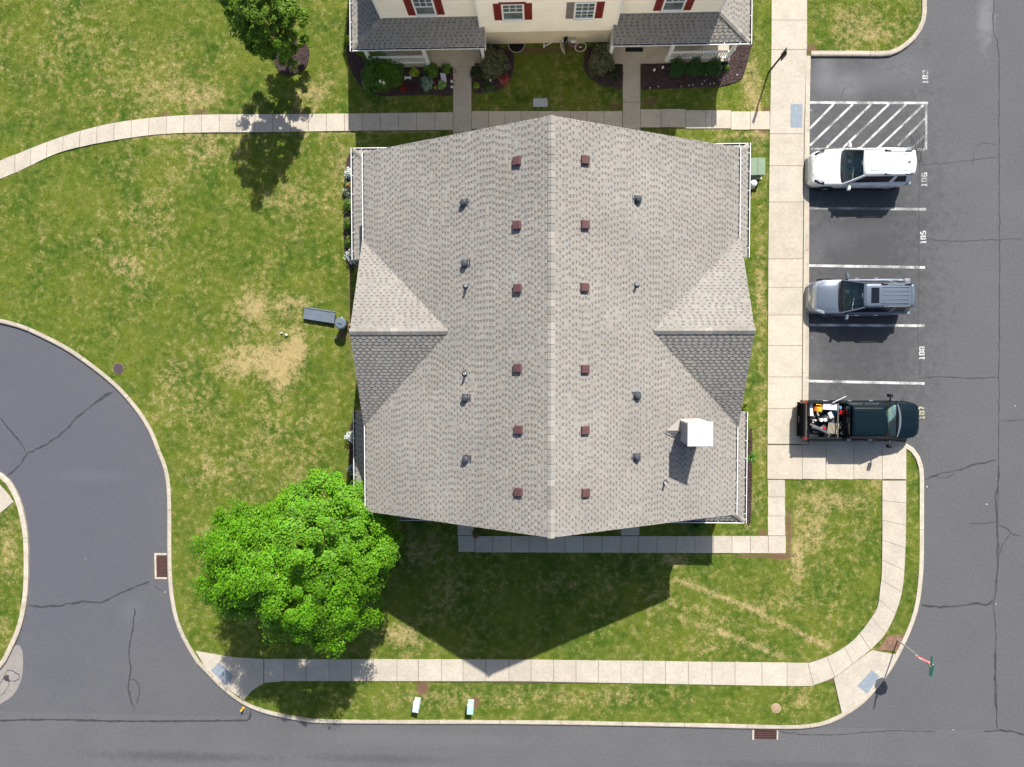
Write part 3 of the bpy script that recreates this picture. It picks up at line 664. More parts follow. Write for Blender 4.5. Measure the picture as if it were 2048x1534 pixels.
def window(root, x0, x1, z0, z1, y, sy, ls='shutter', rs='shutter', sw=.33, grid_low=False):
    "double hung window in a wall at y facing sy"
    Y = lambda a: sorted((y, y + sy * a)); fr = MB()
    t = .065
    for a, b, c, e in ((x0, x1, z0 - .03, z0 + t), (x0, x1, z1 - t, z1), (x0, x0 + t, z0 + t, z1 - t), (x1 - t, x1, z0 + t, z1 - t), (x0 + t, x1 - t, (z0 + z1) / 2 - .03, (z0 + z1) / 2 + .03)):
        y0, y1 = Y(.07); fr.box(a, b, y0, y1, c, e)
    y0, y1 = Y(.10); fr.box(x0 - .03, x1 + .03, y0, y1, z0 - .09, z0 - .033)
    f = fr.build('window', M['white'], root)
    for k, (c, e) in enumerate(((z0 + t, (z0 + z1) / 2 - .03), ((z0 + z1) / 2 + .03, z1 - t))):
        y0, y1 = Y(.03 + .012 * k); MB().box(x0 + t, x1 - t, y0, y1, c, e).build('pane', M['pane'], f)
        if k == 1 or grid_low:
            g = MB(); y0, y1 = Y(.05 + .012 * k)
            for i in (1, 2): xx = x0 + t + (x1 - x0 - 2 * t) * i / 3; g.box(xx - .012, xx + .012, y0, y1, c, e)
            g.box(x0 + t, x1 - t, y0, y1 + .0005, (c + e) / 2 - .012, (c + e) / 2 + .012); g.build('muntin', M['white'], f)
    for a, b, m in ((x0 - sw - .02, x0 - .02, ls), (x1 + .02, x1 + sw + .02, rs)):
        s = MB(); y0, y1 = Y(.045)
        for c, e in ((z0 - .03, z0 + .06), ((z0 + z1) / 2 - .04, (z0 + z1) / 2 + .04), (z1 - .07, z1)): s.box(a + .05, b - .05, y0, y1, c, e)
        s.box(a, a + .05, y0, y1, z0 - .03, z1); s.box(b - .05, b, y0, y1, z0 - .03, z1)
        zz = z0 + .07
        while zz < z1 - .08:
            if not (z0 + z1) / 2 - .06 < zz < (z0 + z1) / 2 + .04: q0, q1 = Y(.03); s.box(a + .05, b - .05, q0, q1, zz, zz + .026)
            zz += .042
        q0, q1 = Y(.012); s.box(a + .045, b - .045, q0, q1, z0, z1 - .02)
        o = s.build('shutter', M[m], root)
        if m == 'shutter_g': o['label'] = 'faded grey shutter'

def house(name, label, ox, oy, full=True):
    root = thing(name, label, 'house', (ox, oy, 0))
    WX, RY, EZ, RZ = 7.70, 7.53, 5.7, 9.85
    RZ = EZ + PITCH * 7.81; c_ = 1 / math.hypot(1, PITCH); s_ = PITCH * c_
    # ---- walls
    core = MB(); core.box(-7.38, 7.38, -7.1, 7.1, 0, 5.55)
    for pts in ([(-7.38, 5.5), (7.38, 5.5), (0, 5.5 + 7.38 * PITCH - .05)],):
        vs = [(x, -7.05, z) for x, z in pts] + [(x, 7.05, z) for x, z in pts]; core.add(vs, [(0, 1, 2), (5, 4, 3), (0, 3, 4, 1), (1, 4, 5, 2), (2, 5, 3, 0)])
    vs = [(-7.38, y, z) for y, z in ((-3.7, 5.5), (3.7, 5.5), (0, 7.45))]; vs += [(7.38, y, z) for _, y, z in vs[:3]]
    core.add(vs, [(0, 2, 1), (3, 4, 5), (0, 1, 4, 3), (1, 2, 5, 4), (2, 0, 3, 5)])
    core.build('wall', M['vinyl'], root)
    sd = MB(); lw = MB()
    for sy in (-1, 1):
        yw = sy * 7.38
        for a, b in ((-7.45, -3.05), (2.98, 7.45)): lap_wall(sd, (a, yw), (b, yw), .25, 5.9, (0, sy))
        lap_wall(sd, (-7.45, sy * 7.381), (7.45, sy * 7.381), 5.9, RZ - .3, (0, sy), gable=(7.45, RZ - .22, PITCH))
        lap_wall(sd, (-3.05, sy * 7.76), (2.98, sy * 7.76), 2.77, 6.2, (0, sy))
        for x in (-3.05, 2.98): lap_wall(sd, (x, sy * 7.1), (x, sy * 7.76), 2.77, 6.2, (-1 if x < 0 else 1, 0))
        lap_wall(lw, (-3.05, sy * 7.15), (2.98, sy * 7.15), .2, 2.7, (0, sy))
        lap_wall(lw, (-3.04, sy * 7.38), (-3.04, sy * 7.1), .2, 2.7, (1, 0)); lap_wall(lw, (2.97, sy * 7.38), (2.97, sy * 7.1), .2, 2.7, (-1, 0))
        sd.box(-3.05, 2.98, *sorted((sy * 7.0, sy * 7.755)), 2.70, 2.77, (.95, .95, .95))
        sd.box(-3.04, 2.97, *sorted((sy * 7.0, sy * 7.753)), 2.77, 6.18)
        for a, b in ((-7.45, -3.05), (2.98, 7.45)): sd.box(a, b, *sorted((sy * 7.0, sy * 7.378)), .1, 5.7)
        pr = MB(); pr.add([(-3.1, sy * 7.80, 6.2), (2.98 + .05, sy * 7.80, 6.2), (2.98, sy * 7.3, 6.45), (-3.05, sy * 7.3, 6.45), (-3.1, sy * 7.80, 6.15), (3.03, sy * 7.80, 6.15)], [(0, 1, 2, 3) if sy < 0 else (3, 2, 1, 0), (0, 4, 5, 1)])
        pr.build('bay_roof', M['shingle'], root)
    for sx in (-1, 1):
        lap_wall(sd, (sx * 7.45, -7.45), (sx * 7.45, 7.45), .25, 5.6, (sx, 0)); lap_wall(sd, (sx * 7.451, -3.8), (sx * 7.451, 3.8), 5.6, 7.6, (sx, 0), gable=(3.8, 7.62, PITCH))
    sd.build('siding', M['vinyl'], root, kind='stuff'); lw.build('lower_siding', M['tanwall'], root, kind='stuff')
    for x in (-7.45, 7.45):
        for y in (-7.38, 7.38): MB().box(x - .05, x + .05, y - .05, y + .05, .2, 5.7).build('corner_trim', M['white'], root)
    for sy in (-1, 1):
        for x in (-3.05, 2.98): MB().box(x - .045, x + .045, sy * 7.76 - .045, sy * 7.76 + .045, 2.72, 6.2).build('corner_trim', M['white'], root)
    # ---- roof decks
    mb = MB(); tabs = []
    dk = MB()
    for sx in (-1, 1):
        ze = EZ + PITCH * .11
        vs = [(sx * WX, -RY, ze), (sx * WX, RY, ze), (0, RY, RZ), (0, -RY, RZ)]; lo = [(x, y, z - .14) for x, y, z in vs]
        dk.add(vs + lo, [(0, 1, 2, 3), (7, 6, 5, 4), (0, 4, 5, 1), (1, 5, 6, 2), (3, 2, 6, 7), (0, 3, 7, 4)])
        zc = EZ + PITCH * 3.90; xi = (RZ - zc) / PITCH
        for sy in (-1, 1):
            vs = [(sx * 7.81, sy * 3.90, EZ), (sx * 7.81, 0, zc), (sx * xi, 0, zc), (sx * 7.45, sy * 3.72, EZ + .1)]
            lo = [(x, y, z - .14) for x, y, z in vs]; dk.add(vs + lo, [(0, 1, 2, 3), (7, 6, 5, 4), (0, 4, 5, 1), (1, 5, 6, 2), (2, 6, 7, 3), (3, 7, 4, 0)])
            if full:
                L = 7.83 - xi; S = 3.90 / c_
                shingle_plane(mb, tabs, (sx * 7.83, sy * 3.90, EZ + .004), (-sx, 0, 0), (0, -sy * c_, s_), [(0, 0), (L, S), (0, S)], 31 + sx * 3 + sy)
        if full:
            shingle_plane(mb, tabs, (sx * (WX + .02), -RY, ze - .01 + .004), (0, 1, 0), (-sx * c_, 0, s_), [(0, 0), (2 * RY, 0), (2 * RY, (WX + .02) / c_), (0, (WX + .02) / c_)], 11 + sx)
    dk.build('roof_deck', M['deck' if full else 'shingle'], root)
    # lower roofs round the four corners
    for sx in (-1, 1):
        for sy in (-1, 1):
            ld = MB(); X0, X1, Y0, Y1, ye, xe = 8.92, 7.46, 8.46, 7.39, 3.48, 2.87; z0, z1 = 2.9, 3.47; dx, dy = X0 - X1, Y0 - Y1
            for kind in ('side', 'front'):
                run = dx if kind == 'side' else dy; S = math.hypot(run, z1 - z0); cc, ss = run / S, (z1 - z0) / S
                if kind == 'side': O, U, V, L, du = (sx * X0, sy * Y0, z0), (0, -sy, 0), (-sx * cc, 0, ss), Y0 - ye, dy
                else: O, U, V, L, du = (sx * X0, sy * Y0, z0), (-sx, 0, 0), (0, -sy * cc, ss), X0 - xe, dx
                shingle_plane(mb, tabs, (O[0], O[1], O[2] + .004), U, V, [(0, 0), (L, 0), (L, S), (du, S)], hash((sx, sy, kind == 'side')) % 999)
                Ov, Uv, Vv = Vector(O), Vector(U), Vector(V); P4 = [Ov, Ov + Uv * L, Ov + Uv * L + Vv * S, Ov + Uv * du + Vv * S]; Q4 = [p - Vector((0, 0, .1)) for p in P4]
                ld.add(P4 + Q4, [(0, 1, 2, 3), (7, 6, 5, 4), (0, 4, 5, 1), (1, 5, 6, 2), (2, 6, 7, 3), (3, 7, 4, 0)])
                if kind == 'front': ld.box(*sorted((sx * xe, sx * (X0 - .05))), *sorted((sy * Y1, sy * (Y0 - .02))), 2.72, 2.80)
                else: ld.box(*sorted((sx * X1, sx * (X0 - .02))), *sorted((sy * ye, sy * (Y0 - .03))), 2.70, 2.795)
            ld.build('porch_roof_deck', M['soffit'], root, kind='stuff')
            caps(root, (sx * X0, sy * Y0, z0 + .0), (sx * X1, sy * Y1, z1), .11, (.34, .34), 7, 'hip_shingle', 5 + sx)
            gutter(root, *[(sx * X0, sy * (Y0 + .115)), (sx * X0, sy * ye)], (sx, 0), z0 + .01)
            gutter(root, *[(sx * (X0 + .001), sy * Y0), (sx * xe, sy * Y0)], (0, sy), z0 + .01)
            f = MB(); f.box(*sorted((sx * (X0 - .02), sx * (X0 - .001))), *sorted((sy * ye, sy * Y0)), 2.7, 2.88); f.box(*sorted((sx * xe, sx * (X0 - .02))), *sorted((sy * (Y0 - .02), sy * (Y0 - .001))), 2.7, 2.88)
            f.box(*sorted((sx * (xe - .03), sx * xe)), *sorted((sy * Y1, sy * (Y0 + .1))), 2.66, 2.9); f.build('fascia', M['white'], root)
    for sx in (-1, 1):
        for a, b in ((-RY, -3.9), (3.9, RY)): gutter(root, (sx * WX, a), (sx * WX, b), (sx, 0), EZ + .02)
    # rake boards
    for sy in (-1, 1):
        for sx in (-1, 1):
            y0, y1 = sorted((sy * (RY - .035), sy * (RY - .01)))
            q = [(sx * WX, EZ - .12), (0, RZ - .15), (0, RZ + .01), (sx * WX, EZ + .06)]; vs = [(x, y0, z) for x, z in q] + [(x, y1 + .012, z) for x, z in q]
            rk = MB(); rk.add(vs, [(0, 1, 2, 3), (7, 6, 5, 4), (0, 4, 5, 1), (1, 5, 6, 2), (2, 6, 7, 3), (3, 7, 4, 0)]); rk.build('rake_board', M['white'], root)
    # ---- shingles: the tabs nearest the camera singly, the rest joined
    if full: tabs.sort(key=lambda t: (Vector((t[1].x + ox, t[1].y + oy, t[1].z)) - Vector((0, 0, HGT))).length)
    else: tabs.sort(key=lambda t: (Vector((t[1].x + ox, t[1].y + oy, t[1].z)) - Vector((0, 12, HGT))).length)
    for t, _ in tabs[:300]: t.build('shingle', M['shingle'], root)
    for t, _ in tabs[300:]:
        n = len(mb.v); mb.v.extend(t.v); mb.f.extend(tuple(i + n for i in f) for f in t.f); mb.c.extend(t.c)
    mb.build('shingles', M['shingle'], root, kind='stuff')
    if full:
        caps(root, (0, -RY, RZ), (0, RY, RZ), .13, (PITCH, PITCH), 56, 'ridge_shingle')
        for sx in (-1, 1): caps(root, (sx * 7.83, 0, EZ + PITCH * 3.9), (sx * (xi + .1), 0, EZ + PITCH * 3.9), .13, (PITCH, PITCH), 14, 'ridge_shingle', 9)
    # ---- porches
    for sy in ((-1, 1) if full else (-1,)):
        for a, b, posts, rail in ((-8.72, -3.0, (-8.6, -5.86, -3.1), (-8.6, -5.86)), (2.86, 8.74, (2.95, 5.77, 8.63), (5.77, 8.63))):
            f = MB(); m_ = (a + b) / 2 + .1
            f.box(a, m_ - .006, *sorted((sy * 7.0, sy * 8.22)), 0, .21); f.box(m_ + .006, b, *sorted((sy * 7.0, sy * 8.22)), 0, .21); f.build('porch_floor', M['porch'], root)
            for x in posts:
                p = MB(); y = sy * 8.08; p.box(x - .075, x + .075, y - .075, y + .075, .21, 2.72); p.box(x - .10, x + .10, y - .10, y + .10, .21, .36); p.box(x - .10, x + .10, y - .10, y + .10, 2.58, 2.72); p.build('porch_post', M['white'], root)
            x0, x1 = rail; y = sy * 8.08
            for z, h in ((1.0, .07), (.36, .05)): MB().box(x0 + .1, x1 - .1, y - .04, y + .04, z, z + h).build('rail', M['white'], root)
            n = 22; bl = MB().box(-.018, .018, -.018, .018, .41, 1.0); proto = None
            for i in range(n):
                x = x0 + .12 + (x1 - x0 - .24) * (i + .5) / n
                if proto is None: proto = bl.build('baluster', M['white'], root); o = proto
                else: o = proto.copy(); COL.objects.link(o)
                o.location = (x, y, 0)
            pn = MB().box(x0 + .02, x1 - .02, y - .14 if sy < 0 else y + .10, y - .10 if sy < 0 else y + .14, .02, .19); pn.build('porch_skirt', M['porch'], root)
    return root

h1 = house('main_house', 'large house with grey shingle gable roof in the middle of the view', CX, CY)
h2 = house('upper_house', 'cream house with red shutters and twin porches at the top edge', CX, CY + 21.5, full=False)
for x0, x1, z0, z1, y, l, g in ((-5.84, -4.93, 3.74, 5.2, -7.38, 'shutter', 0), (-2.02, -1.08, 3.94, 5.30, -7.76, 'shutter', 0), (1.06, 1.95, 3.95, 5.30, -7.76, 'shutter_g', 1), (4.87, 5.80, 3.72, 5.2, -7.38, 'shutter', 0)):
    window(h2, x0, x1, z0, z1, y, -1, ls=l, grid_low=bool(g)); window(h1, x0, x1, z0, z1, y, -1)
MB().box(-2.12, -.98, -7.83, -7.76, 5.33, 5.38).build('window_head', M['shutter'], h2)
MB().box(-3.08, -2.98, -7.84, -7.70, 5.6, 6.2).build('downpipe', M['white'], h2)

# roof fittings of the main house, by their spot on the slope
def on_roof(u, v, up=.02):
    r = _R @ Vector((u - 1024, 767 - v, -FOC)); o = Vector((0, 0, HGT)); RZ = 5.7 + PITCH * 7.81; sg = 1 if r.x * .7 / -r.z * 25 > CX else -1
    # z = RZ - P*sg*(x-CX)
    t = (RZ + PITCH * sg * CX - HGT) / (r.z + PITCH * sg * r.x); p = o + r * t
    return p - Vector((CX, CY, 0)), sg
BV = [(1036, 323), (1036, 451), (1037, 577), (1037, 736), (1039, 859), (1039, 983), (1168, 321), (1168, 450), (1167, 575), (1168, 738), (1168, 860), (1169, 985)]
for k, (u, v) in enumerate(BV):
    p, sg = on_roof(u, v); a = math.atan(PITCH); M4 = Matrix.Translation(p) @ Matrix.Rotation(sg * a, 4, 'Y')
    b = MB(); b.box(-.15, .15, -.14, .14, .0, .09, M=M4); b.bbox(-.165, .165, -.155, .155, .09, .15, .02, M=M4)
    
    o = b.build('box_vent', M['maroon'], h1); MB().box(.15 if sg > 0 else -.156, .156 if sg > 0 else -.15, -.13, .13, .02, .085, M=M4).build('vent_opening', M['darkhole'], o)
for u, v in [(930, 406), (932, 528), (933, 796), (934, 918), (1273, 399), (1272, 792), (1271, 914)]:
    p, sg = on_roof(u, v); b = MB(); M4 = Matrix.Translation(p) @ Matrix.Rotation(sg * math.atan(PITCH), 4, 'Y')
    b.prism([(-.2, -.16), (.2, -.16), (.2, .16), (-.2, .16)], .015, .022, M=M4)
    b.lathe([(.10, 0), (.10, .12), (.135, .12), (.13, .17), (.10, .21), (.03, .225)], 16, M=M4); b.build('round_vent', M['blackplastic'], h1, smooth=False)
for u, v in [(933, 573), (931, 747), (1272, 570), (1329, 965)]:
    p, sg = on_roof(u, v); b = MB(); b.lathe([(.14, -.02), (.085, .06), (.06, .10)], 12, p); o = b.build('pipe_vent', M['blackplastic'], h1)
    MB().lathe([(.045, 0), (.045, .36), (.03, .36), (.03, .30)], 12, p).build('pipe', M['pvc'], o); MB().lathe([(.029, .30), (.029, .301)], 10, p).build('pipe_bore', M['darkhole'], o)
M['chim'] = mat('off white chimney siding', (.50, .48, .44), rough=.6, var=.05, vscale=2)
x0, x1, y0, y1 = 5.56 - CX, 6.46 - CX, -3.24 - CY, -2.36 - CY
ch = MB(); ch.box(x0 + .03, x1 - .03, y0 + .03, y1 - .03, 6.2, 8.70)
z = 6.4
while z < 8.6:
    ch.box(x0 + .012, x1 - .012, y0 + .012, y1 - .012, z, z + .015); z += .12
cho = ch.build('chimney', M['chim'], h1)
cp = MB(); ym = (y0 + y1) / 2; cp.bbox(x0 - .02, x1 + .02, y0 - .02, ym - .004, 8.70, 8.80, .015); cp.bbox(x0 - .02, x1 + .02, ym + .004, y1 + .02, 8.70, 8.797, .015); cp.build('chimney_cap', mat('painted chimney cap', (.62, .61, .58), rough=.6, var=.12, vscale=5), cho)
sdl = MB(); sdl.prism([(x0 - .5, ym - .22), (x0, ym - .45), (x0, ym + .45), (x0 - .5, ym + .22)], 7.05, 7.19); sdl.add([(x0 - .55, ym, 7.17 + .28), (x0, ym - .44, 7.17), (x0 + .05, ym, 7.5), (x0, ym + .44, 7.17)], [(0, 1, 2), (0, 2, 3)]); sdl.build('chimney_cricket', M['deck'], cho)
tube = MB().tube([(x0 - .62, ym - .05, 7.55), (x0 - .25, ym - .09, 7.5), (x0 - .02, ym - .1, 7.45)], .02, 6).build('chimney_wire', M['blackplastic'], cho)
# ------------------------------------------------------------------ vehicles
M['paint_white'] = mat('white car paint', (.74, .75, .76), rough=.25, coat=.6)
M['paint_grey'] = mat('grey blue metallic car paint', (.15, .185, .24), rough=.32, metal=.35, coat=.8)
M['paint_teal'] = mat('dark blue green truck paint', (.003, .011, .017), rough=.4, coat=.06, spec=.15)
M['black_trim'] = mat('black car trim', (.012, .013, .015), rough=.5, spec=.25)
M['matte'] = mat('matt black steel', (.012, .013, .015), rough=1.0, spec=0.0)
M['tyre'] = mat('tyre rubber', (.02, .02, .021), rough=.85)
M['rim'] = mat('alloy wheel', (.42, .43, .45), rough=.3, metal=.8)
M['chrome'] = mat('bright metal trim', (.62, .62, .62), rough=.22, metal=.8)
M['tint'] = mat('dark tinted car glass', (.010, .012, .017), rough=.10, spec=.35)
M['wind'] = glass_mat('windshield glass', (.80, .93, .93))
M['interior'] = mat('car interior', (.20, .27, .27), rough=.75, var=.4, vscale=6)
M['seat'] = mat('car seat', (.16, .19, .19), rough=.8)
M['lamp'] = mat('clear lamp lens', (.30, .33, .36), rough=.08, spec=.9)
M['redlamp'] = mat('red lamp lens', (.26, .025, .015), rough=.15)
M['nose_grey'] = mat('light grey bumper plastic', (.34, .35, .36), rough=.6)
M['signish'] = mat('dull aluminium bar', (.22, .21, .19), rough=.4, metal=.4)
M['plastic_w'] = mat('white plastic', (.72, .73, .72), rough=.4)

def cinterp(x, xs, ys):
    "smooth interpolation through the control values"
    xs = np.asarray(xs, float); ys = np.asarray(ys, float); m = np.gradient(ys, xs); i = int(np.clip(np.searchsorted(xs, x) - 1, 0, len(xs) - 2))
    h = xs[i + 1] - xs[i]; t = min(max((x - xs[i]) / h, 0), 1)
    return (2 * t ** 3 - 3 * t ** 2 + 1) * ys[i] + (t ** 3 - 2 * t ** 2 + t) * h * m[i] + (-2 * t ** 3 + 3 * t ** 2) * ys[i + 1] + (t ** 3 - t ** 2) * h * m[i + 1]
class Body:
    def __init__(s, xs, hw, zs, zc, zl=.24):
        s.xs, s.hwv, s.zsv, s.zcv, s.zl = xs, hw, zs, zc, zl
    def hw(s, x): return cinterp(x, s.xs, s.hwv)
    def zs(s, x): return cinterp(x, s.xs, s.zsv)
    def zc(s, x): return cinterp(x, s.xs, s.zcv)
    def S(s, x, y):
        f = min(abs(y) / (s.hw(x) * .9), 1.0); return s.zc(x) + (s.zs(x) - s.zc(x)) * f ** 2.4
    def row(s, x):
        h, a = s.hw(x), s.zs(x); e = (a - s.zl)
        half = [(h * .90, s.zl), (h * .97, s.zl + .05), (h * .995, s.zl + .3 * e), (h, s.zl + .55 * e), (h * .99, s.zl + .75 * e), (h * .965, s.zl + .9 * e), (h * .935, s.zl + .97 * e), (h * .9, s.S(x, h * .9))]
        half += [(h * k, s.S(x, h * k)) for k in (.82, .72, .6, .45, .3, .15, 0)]
        return [Vector((x, -y, z)) for y, z in half] + [Vector((x, y, z)) for y, z in half[::-1][1:]]
    def mesh(s, x0, x1, n=44, skip=None):
        mb = MB(); rows = [s.row(x0 + (x1 - x0) * (.5 - .5 * math.cos(math.pi * i / n))) for i in range(n + 1)]
        mb.grid([r[::-1] for r in rows]); m = len(rows[0])
        mb.f += [tuple(range(m)), tuple(range(n * m + m - 1, n * m - 1, -1))]; mb.c += [(1, 1, 1)] * 2
        return mb
    def patch(s, x0, x1, f0, f1, h=.012, nx=12, ny=14, taper=0.0, bow=0.0):
        "panel lying h above the body skin, lateral fractions f0..f1 of the half width"
        rows = []
        for i in range(nx + 1):
            r = []
            for j in range(ny + 1):
                q = j / ny; c = 1 - (2 * q - 1) ** 2; t = i / nx; xx = x0 + (x1 - x0) * t + bow * c * (1 if t > .5 else .6 if bow else 0) * (t if t > .5 else (1 - t))
                f = (f0 + (f1 - f0) * q) * (1 - taper * t); y = f * s.hw(min(max(xx, s.xs[0]), s.xs[-1])); e = 0 if 0 < i < nx and 0 < j < ny else -.012
                r.append(Vector((xx, y, s.S(xx, y) + h + e)))
            rows.append(r)
        return MB().grid(rows)
def wheel(root, x, y, r, w=.22):
    t = MB(); Mx = Matrix.Translation((x, y, r)) @ Matrix.Rotation(math.pi / 2, 4, 'X')
    t.lathe([(r * .62, -w / 2), (r * .93, -w / 2), (r, -w / 2 + .03), (r, w / 2 - .03), (r * .93, w / 2), (r * .62, w / 2)], 28, M=Mx)
    o = t.build('wheel', M['tyre'], root, smooth=False); sg = 1 if y > 0 else -1
    q = MB(); q.lathe([(r * .6, -w / 2 + .02), (r * .6, w / 2 - .012)], 24, M=Mx)
    for k in range(5):
        a = k * 2 * math.pi / 5; c, s_ = math.cos(a), math.sin(a)
        q.tube([(x, y + sg * (w / 2 + .004), r), (x + c * r * .56, y + sg * (w / 2 - .002), r + s_ * r * .56)], [.035, .025], 5)
    q.build('rim', M['rim'], o)
def grid_panel(P, n=8, bulge=(0, 0, 0), thick=.0):
    "P = 4 corners a b c d (a-b front/bottom edge, d-c back/top edge)"
    a, b, c, d = [Vector(q) for q in P]; bl = Vector(bulge); rows = []
    for i in range(n + 1):
        t = i / n; r = []
        for j in range(n + 1):
            s = j / n; p = (a * (1 - s) + b * s) * (1 - t) + (d * (1 - s) + c * s) * t
            r.append(p + bl * (1 - (2 * s - 1) ** 2) * (1 - .35 * (2 * t - 1) ** 2))
        rows.append(r)
    return MB().grid(rows)

def suv(name, label, loc, rz, L, Wd, H, wb, wt, rr, pm, style):
    """wb, wt: x of the windscreen base and top; rr: x of the roof's rear edge. Front is +x."""
    root = thing(name, label, 'car', loc, rz); h = Wd / 2; f, r = L / 2, -L / 2
    zb = H * .60
    B = Body([r, r + .06, r + .22, r + .6, -L * .1, wb - .2, wb + .35, f - .45, f - .2, f - .06, f], [h * .80, h * .90, h * .96, h, h, h * .99, h * .98, h * .93, h * .86, h * .74, h * .62],
             [zb * .62, zb * .86, zb * .98, zb, zb, zb * .985, zb * .95, zb * .86, zb * .78, zb * .66, zb * .45], [zb * .63, zb * .88, zb * 1.0, zb * 1.0, zb * 1.0, zb * 1.0, zb * 1.03, zb * .93, zb * .84, zb * .70, zb * .46])
    body = B.mesh(r, f).build('body', pm, root, smooth=True)
    hd = B.patch(wb + .10, f - .22, -.80, .80, .014, taper=.10, bow=.14).build('bonnet', pm, root, smooth=True)
    # bumper strip, grille, lamps follow the front plan curve
    def front_band(z0, z1, y0, y1, o=.012, n=14):
        mb = MB(); rows = []
        for i in range(n + 1):
            y = y0 + (y1 - y0) * i / n; lo, hi = r, f
            for _ in range(30):                                   # x where the half width equals |y| at this height
                m = (lo + hi) / 2
                if B.hw(max(m, 0)) * .985 > abs(y) and m < f - .001: lo = m
                else: hi = m
            x = lo + o; rows.append([Vector((x + .006, y, z0)), Vector((x - .01, y, z1)), Vector((x - .07, y * .97, z1 + .012))])
        return mb.grid(rows)
    front_band(zb * .28, zb * .50, -h * .55, h * .55, .02).build('grille', M['nose_grey'], root)
    front_band(zb * .20, zb * .28, -h * .9, h * .9, .03).build('bumper', M['nose_grey'], root)
    seam = mat('panel seam', (.05, .055, .06), rough=.8)
    B.patch(wb + .085, f - .205, -.815, .815, .009, taper=.10, bow=.14).build('bonnet_seam', seam, root)
    for sg in (-1, 1):
        for x in (wb - .12, (wb + r) / 2 + .25, r + 1.05): MB().box(x - .006, x + .006, *sorted((sg * (h * .99), sg * (h + .004))), .35, zb * .93).build('door_seam', seam, root)
        lp = B.patch(f - .62, f - .17, sg * .80, sg * .985, .010, 6, 4, taper=.12); o = lp.build('headlight', M['lamp'] if style == 'grey' else M['tint'], root)
        B.patch(f - .55, f - .30, sg * .84, sg * .90, .02, 3, 2, taper=.1).build('lamp_bulb', M['lamp'], o)
    if style == 'grey':
        B.patch(f - .30, f - .10, -.78, .78, .022, 4, 16, bow=.10).build('chrome_front', M['chrome'], root, smooth=True)
    # cabin
    yb, yt, zr = h * .90, h * .655, H; A0, A1 = wb, wt
    base = B.zs(0) - .01
    roofn = 10; rows = []
    for i in range(roofn + 1):
        t = i / roofn; x = A1 + (rr - A1) * t; rw = []
        for j in range(13):
            q = j / 12 * 2 - 1; bow = .05 * (1 - q * q) * (1 if t < .3 else 0) * (1 - t / .3 if t < .3 else 0)
            rw.append(Vector((x + bow, q * yt * (1 - .03 * t), zr - .035 * abs(q) ** 3 - .02 * (2 * t - 1) ** 2 + (-.02 if abs(q) > .99 else 0))))
        rows.append(rw)
    MB().grid(rows).build('roof', pm, root, smooth=True, solid=.03)
    zre = zr - .045
    shell = MB()
    for sg in (-1, 1):
        a, b, c, d = Vector((A0 - .02, sg * yb, base)), Vector((r + .10, sg * yb * .97, base)), Vector((rr + .02, sg * yt * .97, zre)), Vector((A1 - .02, sg * yt, zre))
        shell.add([a, b, c, d] + [p - Vector((0, sg * .05, 0)) for p in (a, b, c, d)], [(0, 1, 2, 3), (7, 6, 5, 4), (0, 3, 7, 4)])
        shell.tube([(A0 + .03, sg * yb * .99, base + .0), ((A0 + A1) / 2 + .02, sg * (yb + yt) / 2 * 1.0, (base + zre) / 2 + .02), (A1, sg * yt, zre + .005)], .032, 6)
        nrm = (b - a).cross(d - a).normalized(); nrm = nrm if nrm.y * sg > 0 else -nrm
        def side(t0, t1, v0=.14, v1=.86, sl0=0.0, sl1=0.0):
            P = []
            for t, v in ((t0, v0), (t1, v0), (t1 + sl1, v1), (t0 + sl0, v1)):
                P.append((a * (1 - t) + b * t) * (1 - v) + (d * (1 - t) + c * t) * v + nrm * .008)
            return MB().add(P + [p - nrm * .006 for p in P], [(0, 1, 2, 3), (7, 6, 5, 4), (0, 4, 5, 1), (1, 5, 6, 2), (2, 6, 7, 3), (3, 7, 4, 0)])
        for s0, s1, e0, e1 in ((.07, .36, .02, 0), (.38, .66, 0, 0), (.73, .93, 0, -.03)):
            side(s0, s1, sl0=e0, sl1=e1).build('side_window', M['tint'], root)
        if style == 'white': side(.365, .375).build('door_pillar', M['black_trim'], root)
        # mirror
        mx = A0 - .22; mm = MB(); MT = Matrix.Translation((mx, sg * (h + .11), base + .05)) @ Matrix.Rotation(sg * -.25, 4, 'Z')
        mm.bbox(-.055, .07, -.13, .13, -.07, .09, .03, M=MT); o = mm.build('mirror', pm, root, smooth=False)
        MB().tube([(mx + .02, sg * (h - .08), base - .01), (mx, sg * (h + .05), base + .03)], .03, 6).build('mirror_arm', M['black_trim'], o)
        for x in (A0 - .75, A0 - 1.65): MB().box(x - .08, x + .08, *sorted((sg * (h - .01), sg * (h + .035))), base - .17, base - .14).build('door_handle', M['chrome'] if style == 'grey' else pm, root)
        # roof rail
        rx0, rx1 = (A1 - 1.0, rr + .12) if style == 'white' else (A1 - .85, rr + .08)
        ry = yt * .93
        rl = MB(); rl.tube([(rx0 + .1, sg * ry, zr - .03), (rx0, sg * ry, zr + .035), (rx1, sg * ry * .98, zr + .03), (rx1 - .08, sg * ry * .98, zr - .04)], .02, 6); o = rl.build('roof_rail', M['paint_white'] if style == 'white' else M['chrome'], root)
        for x in (rx0 - .06, rx1 + .06): MB().bbox(x - .14, x + .14, sg * ry - .03, sg * ry + .03, zr - .03, zr + .045, .015).build('rail_foot', M['black_trim'], o)
        # tail lamp, sill, wheel arches
        MB().bbox(r + .02, r + .28, *sorted((sg * h * .80, sg * h * .975)), base - .2, base - .02, .02).build('tail_light', M['lamp'], root)
        MB().box(r + 1.0, f - 1.1, *sorted((sg * (h - .06), sg * (h + .012))), .2, .30).build('sill', M['chrome'] if style == 'grey' else M['black_trim'], root)
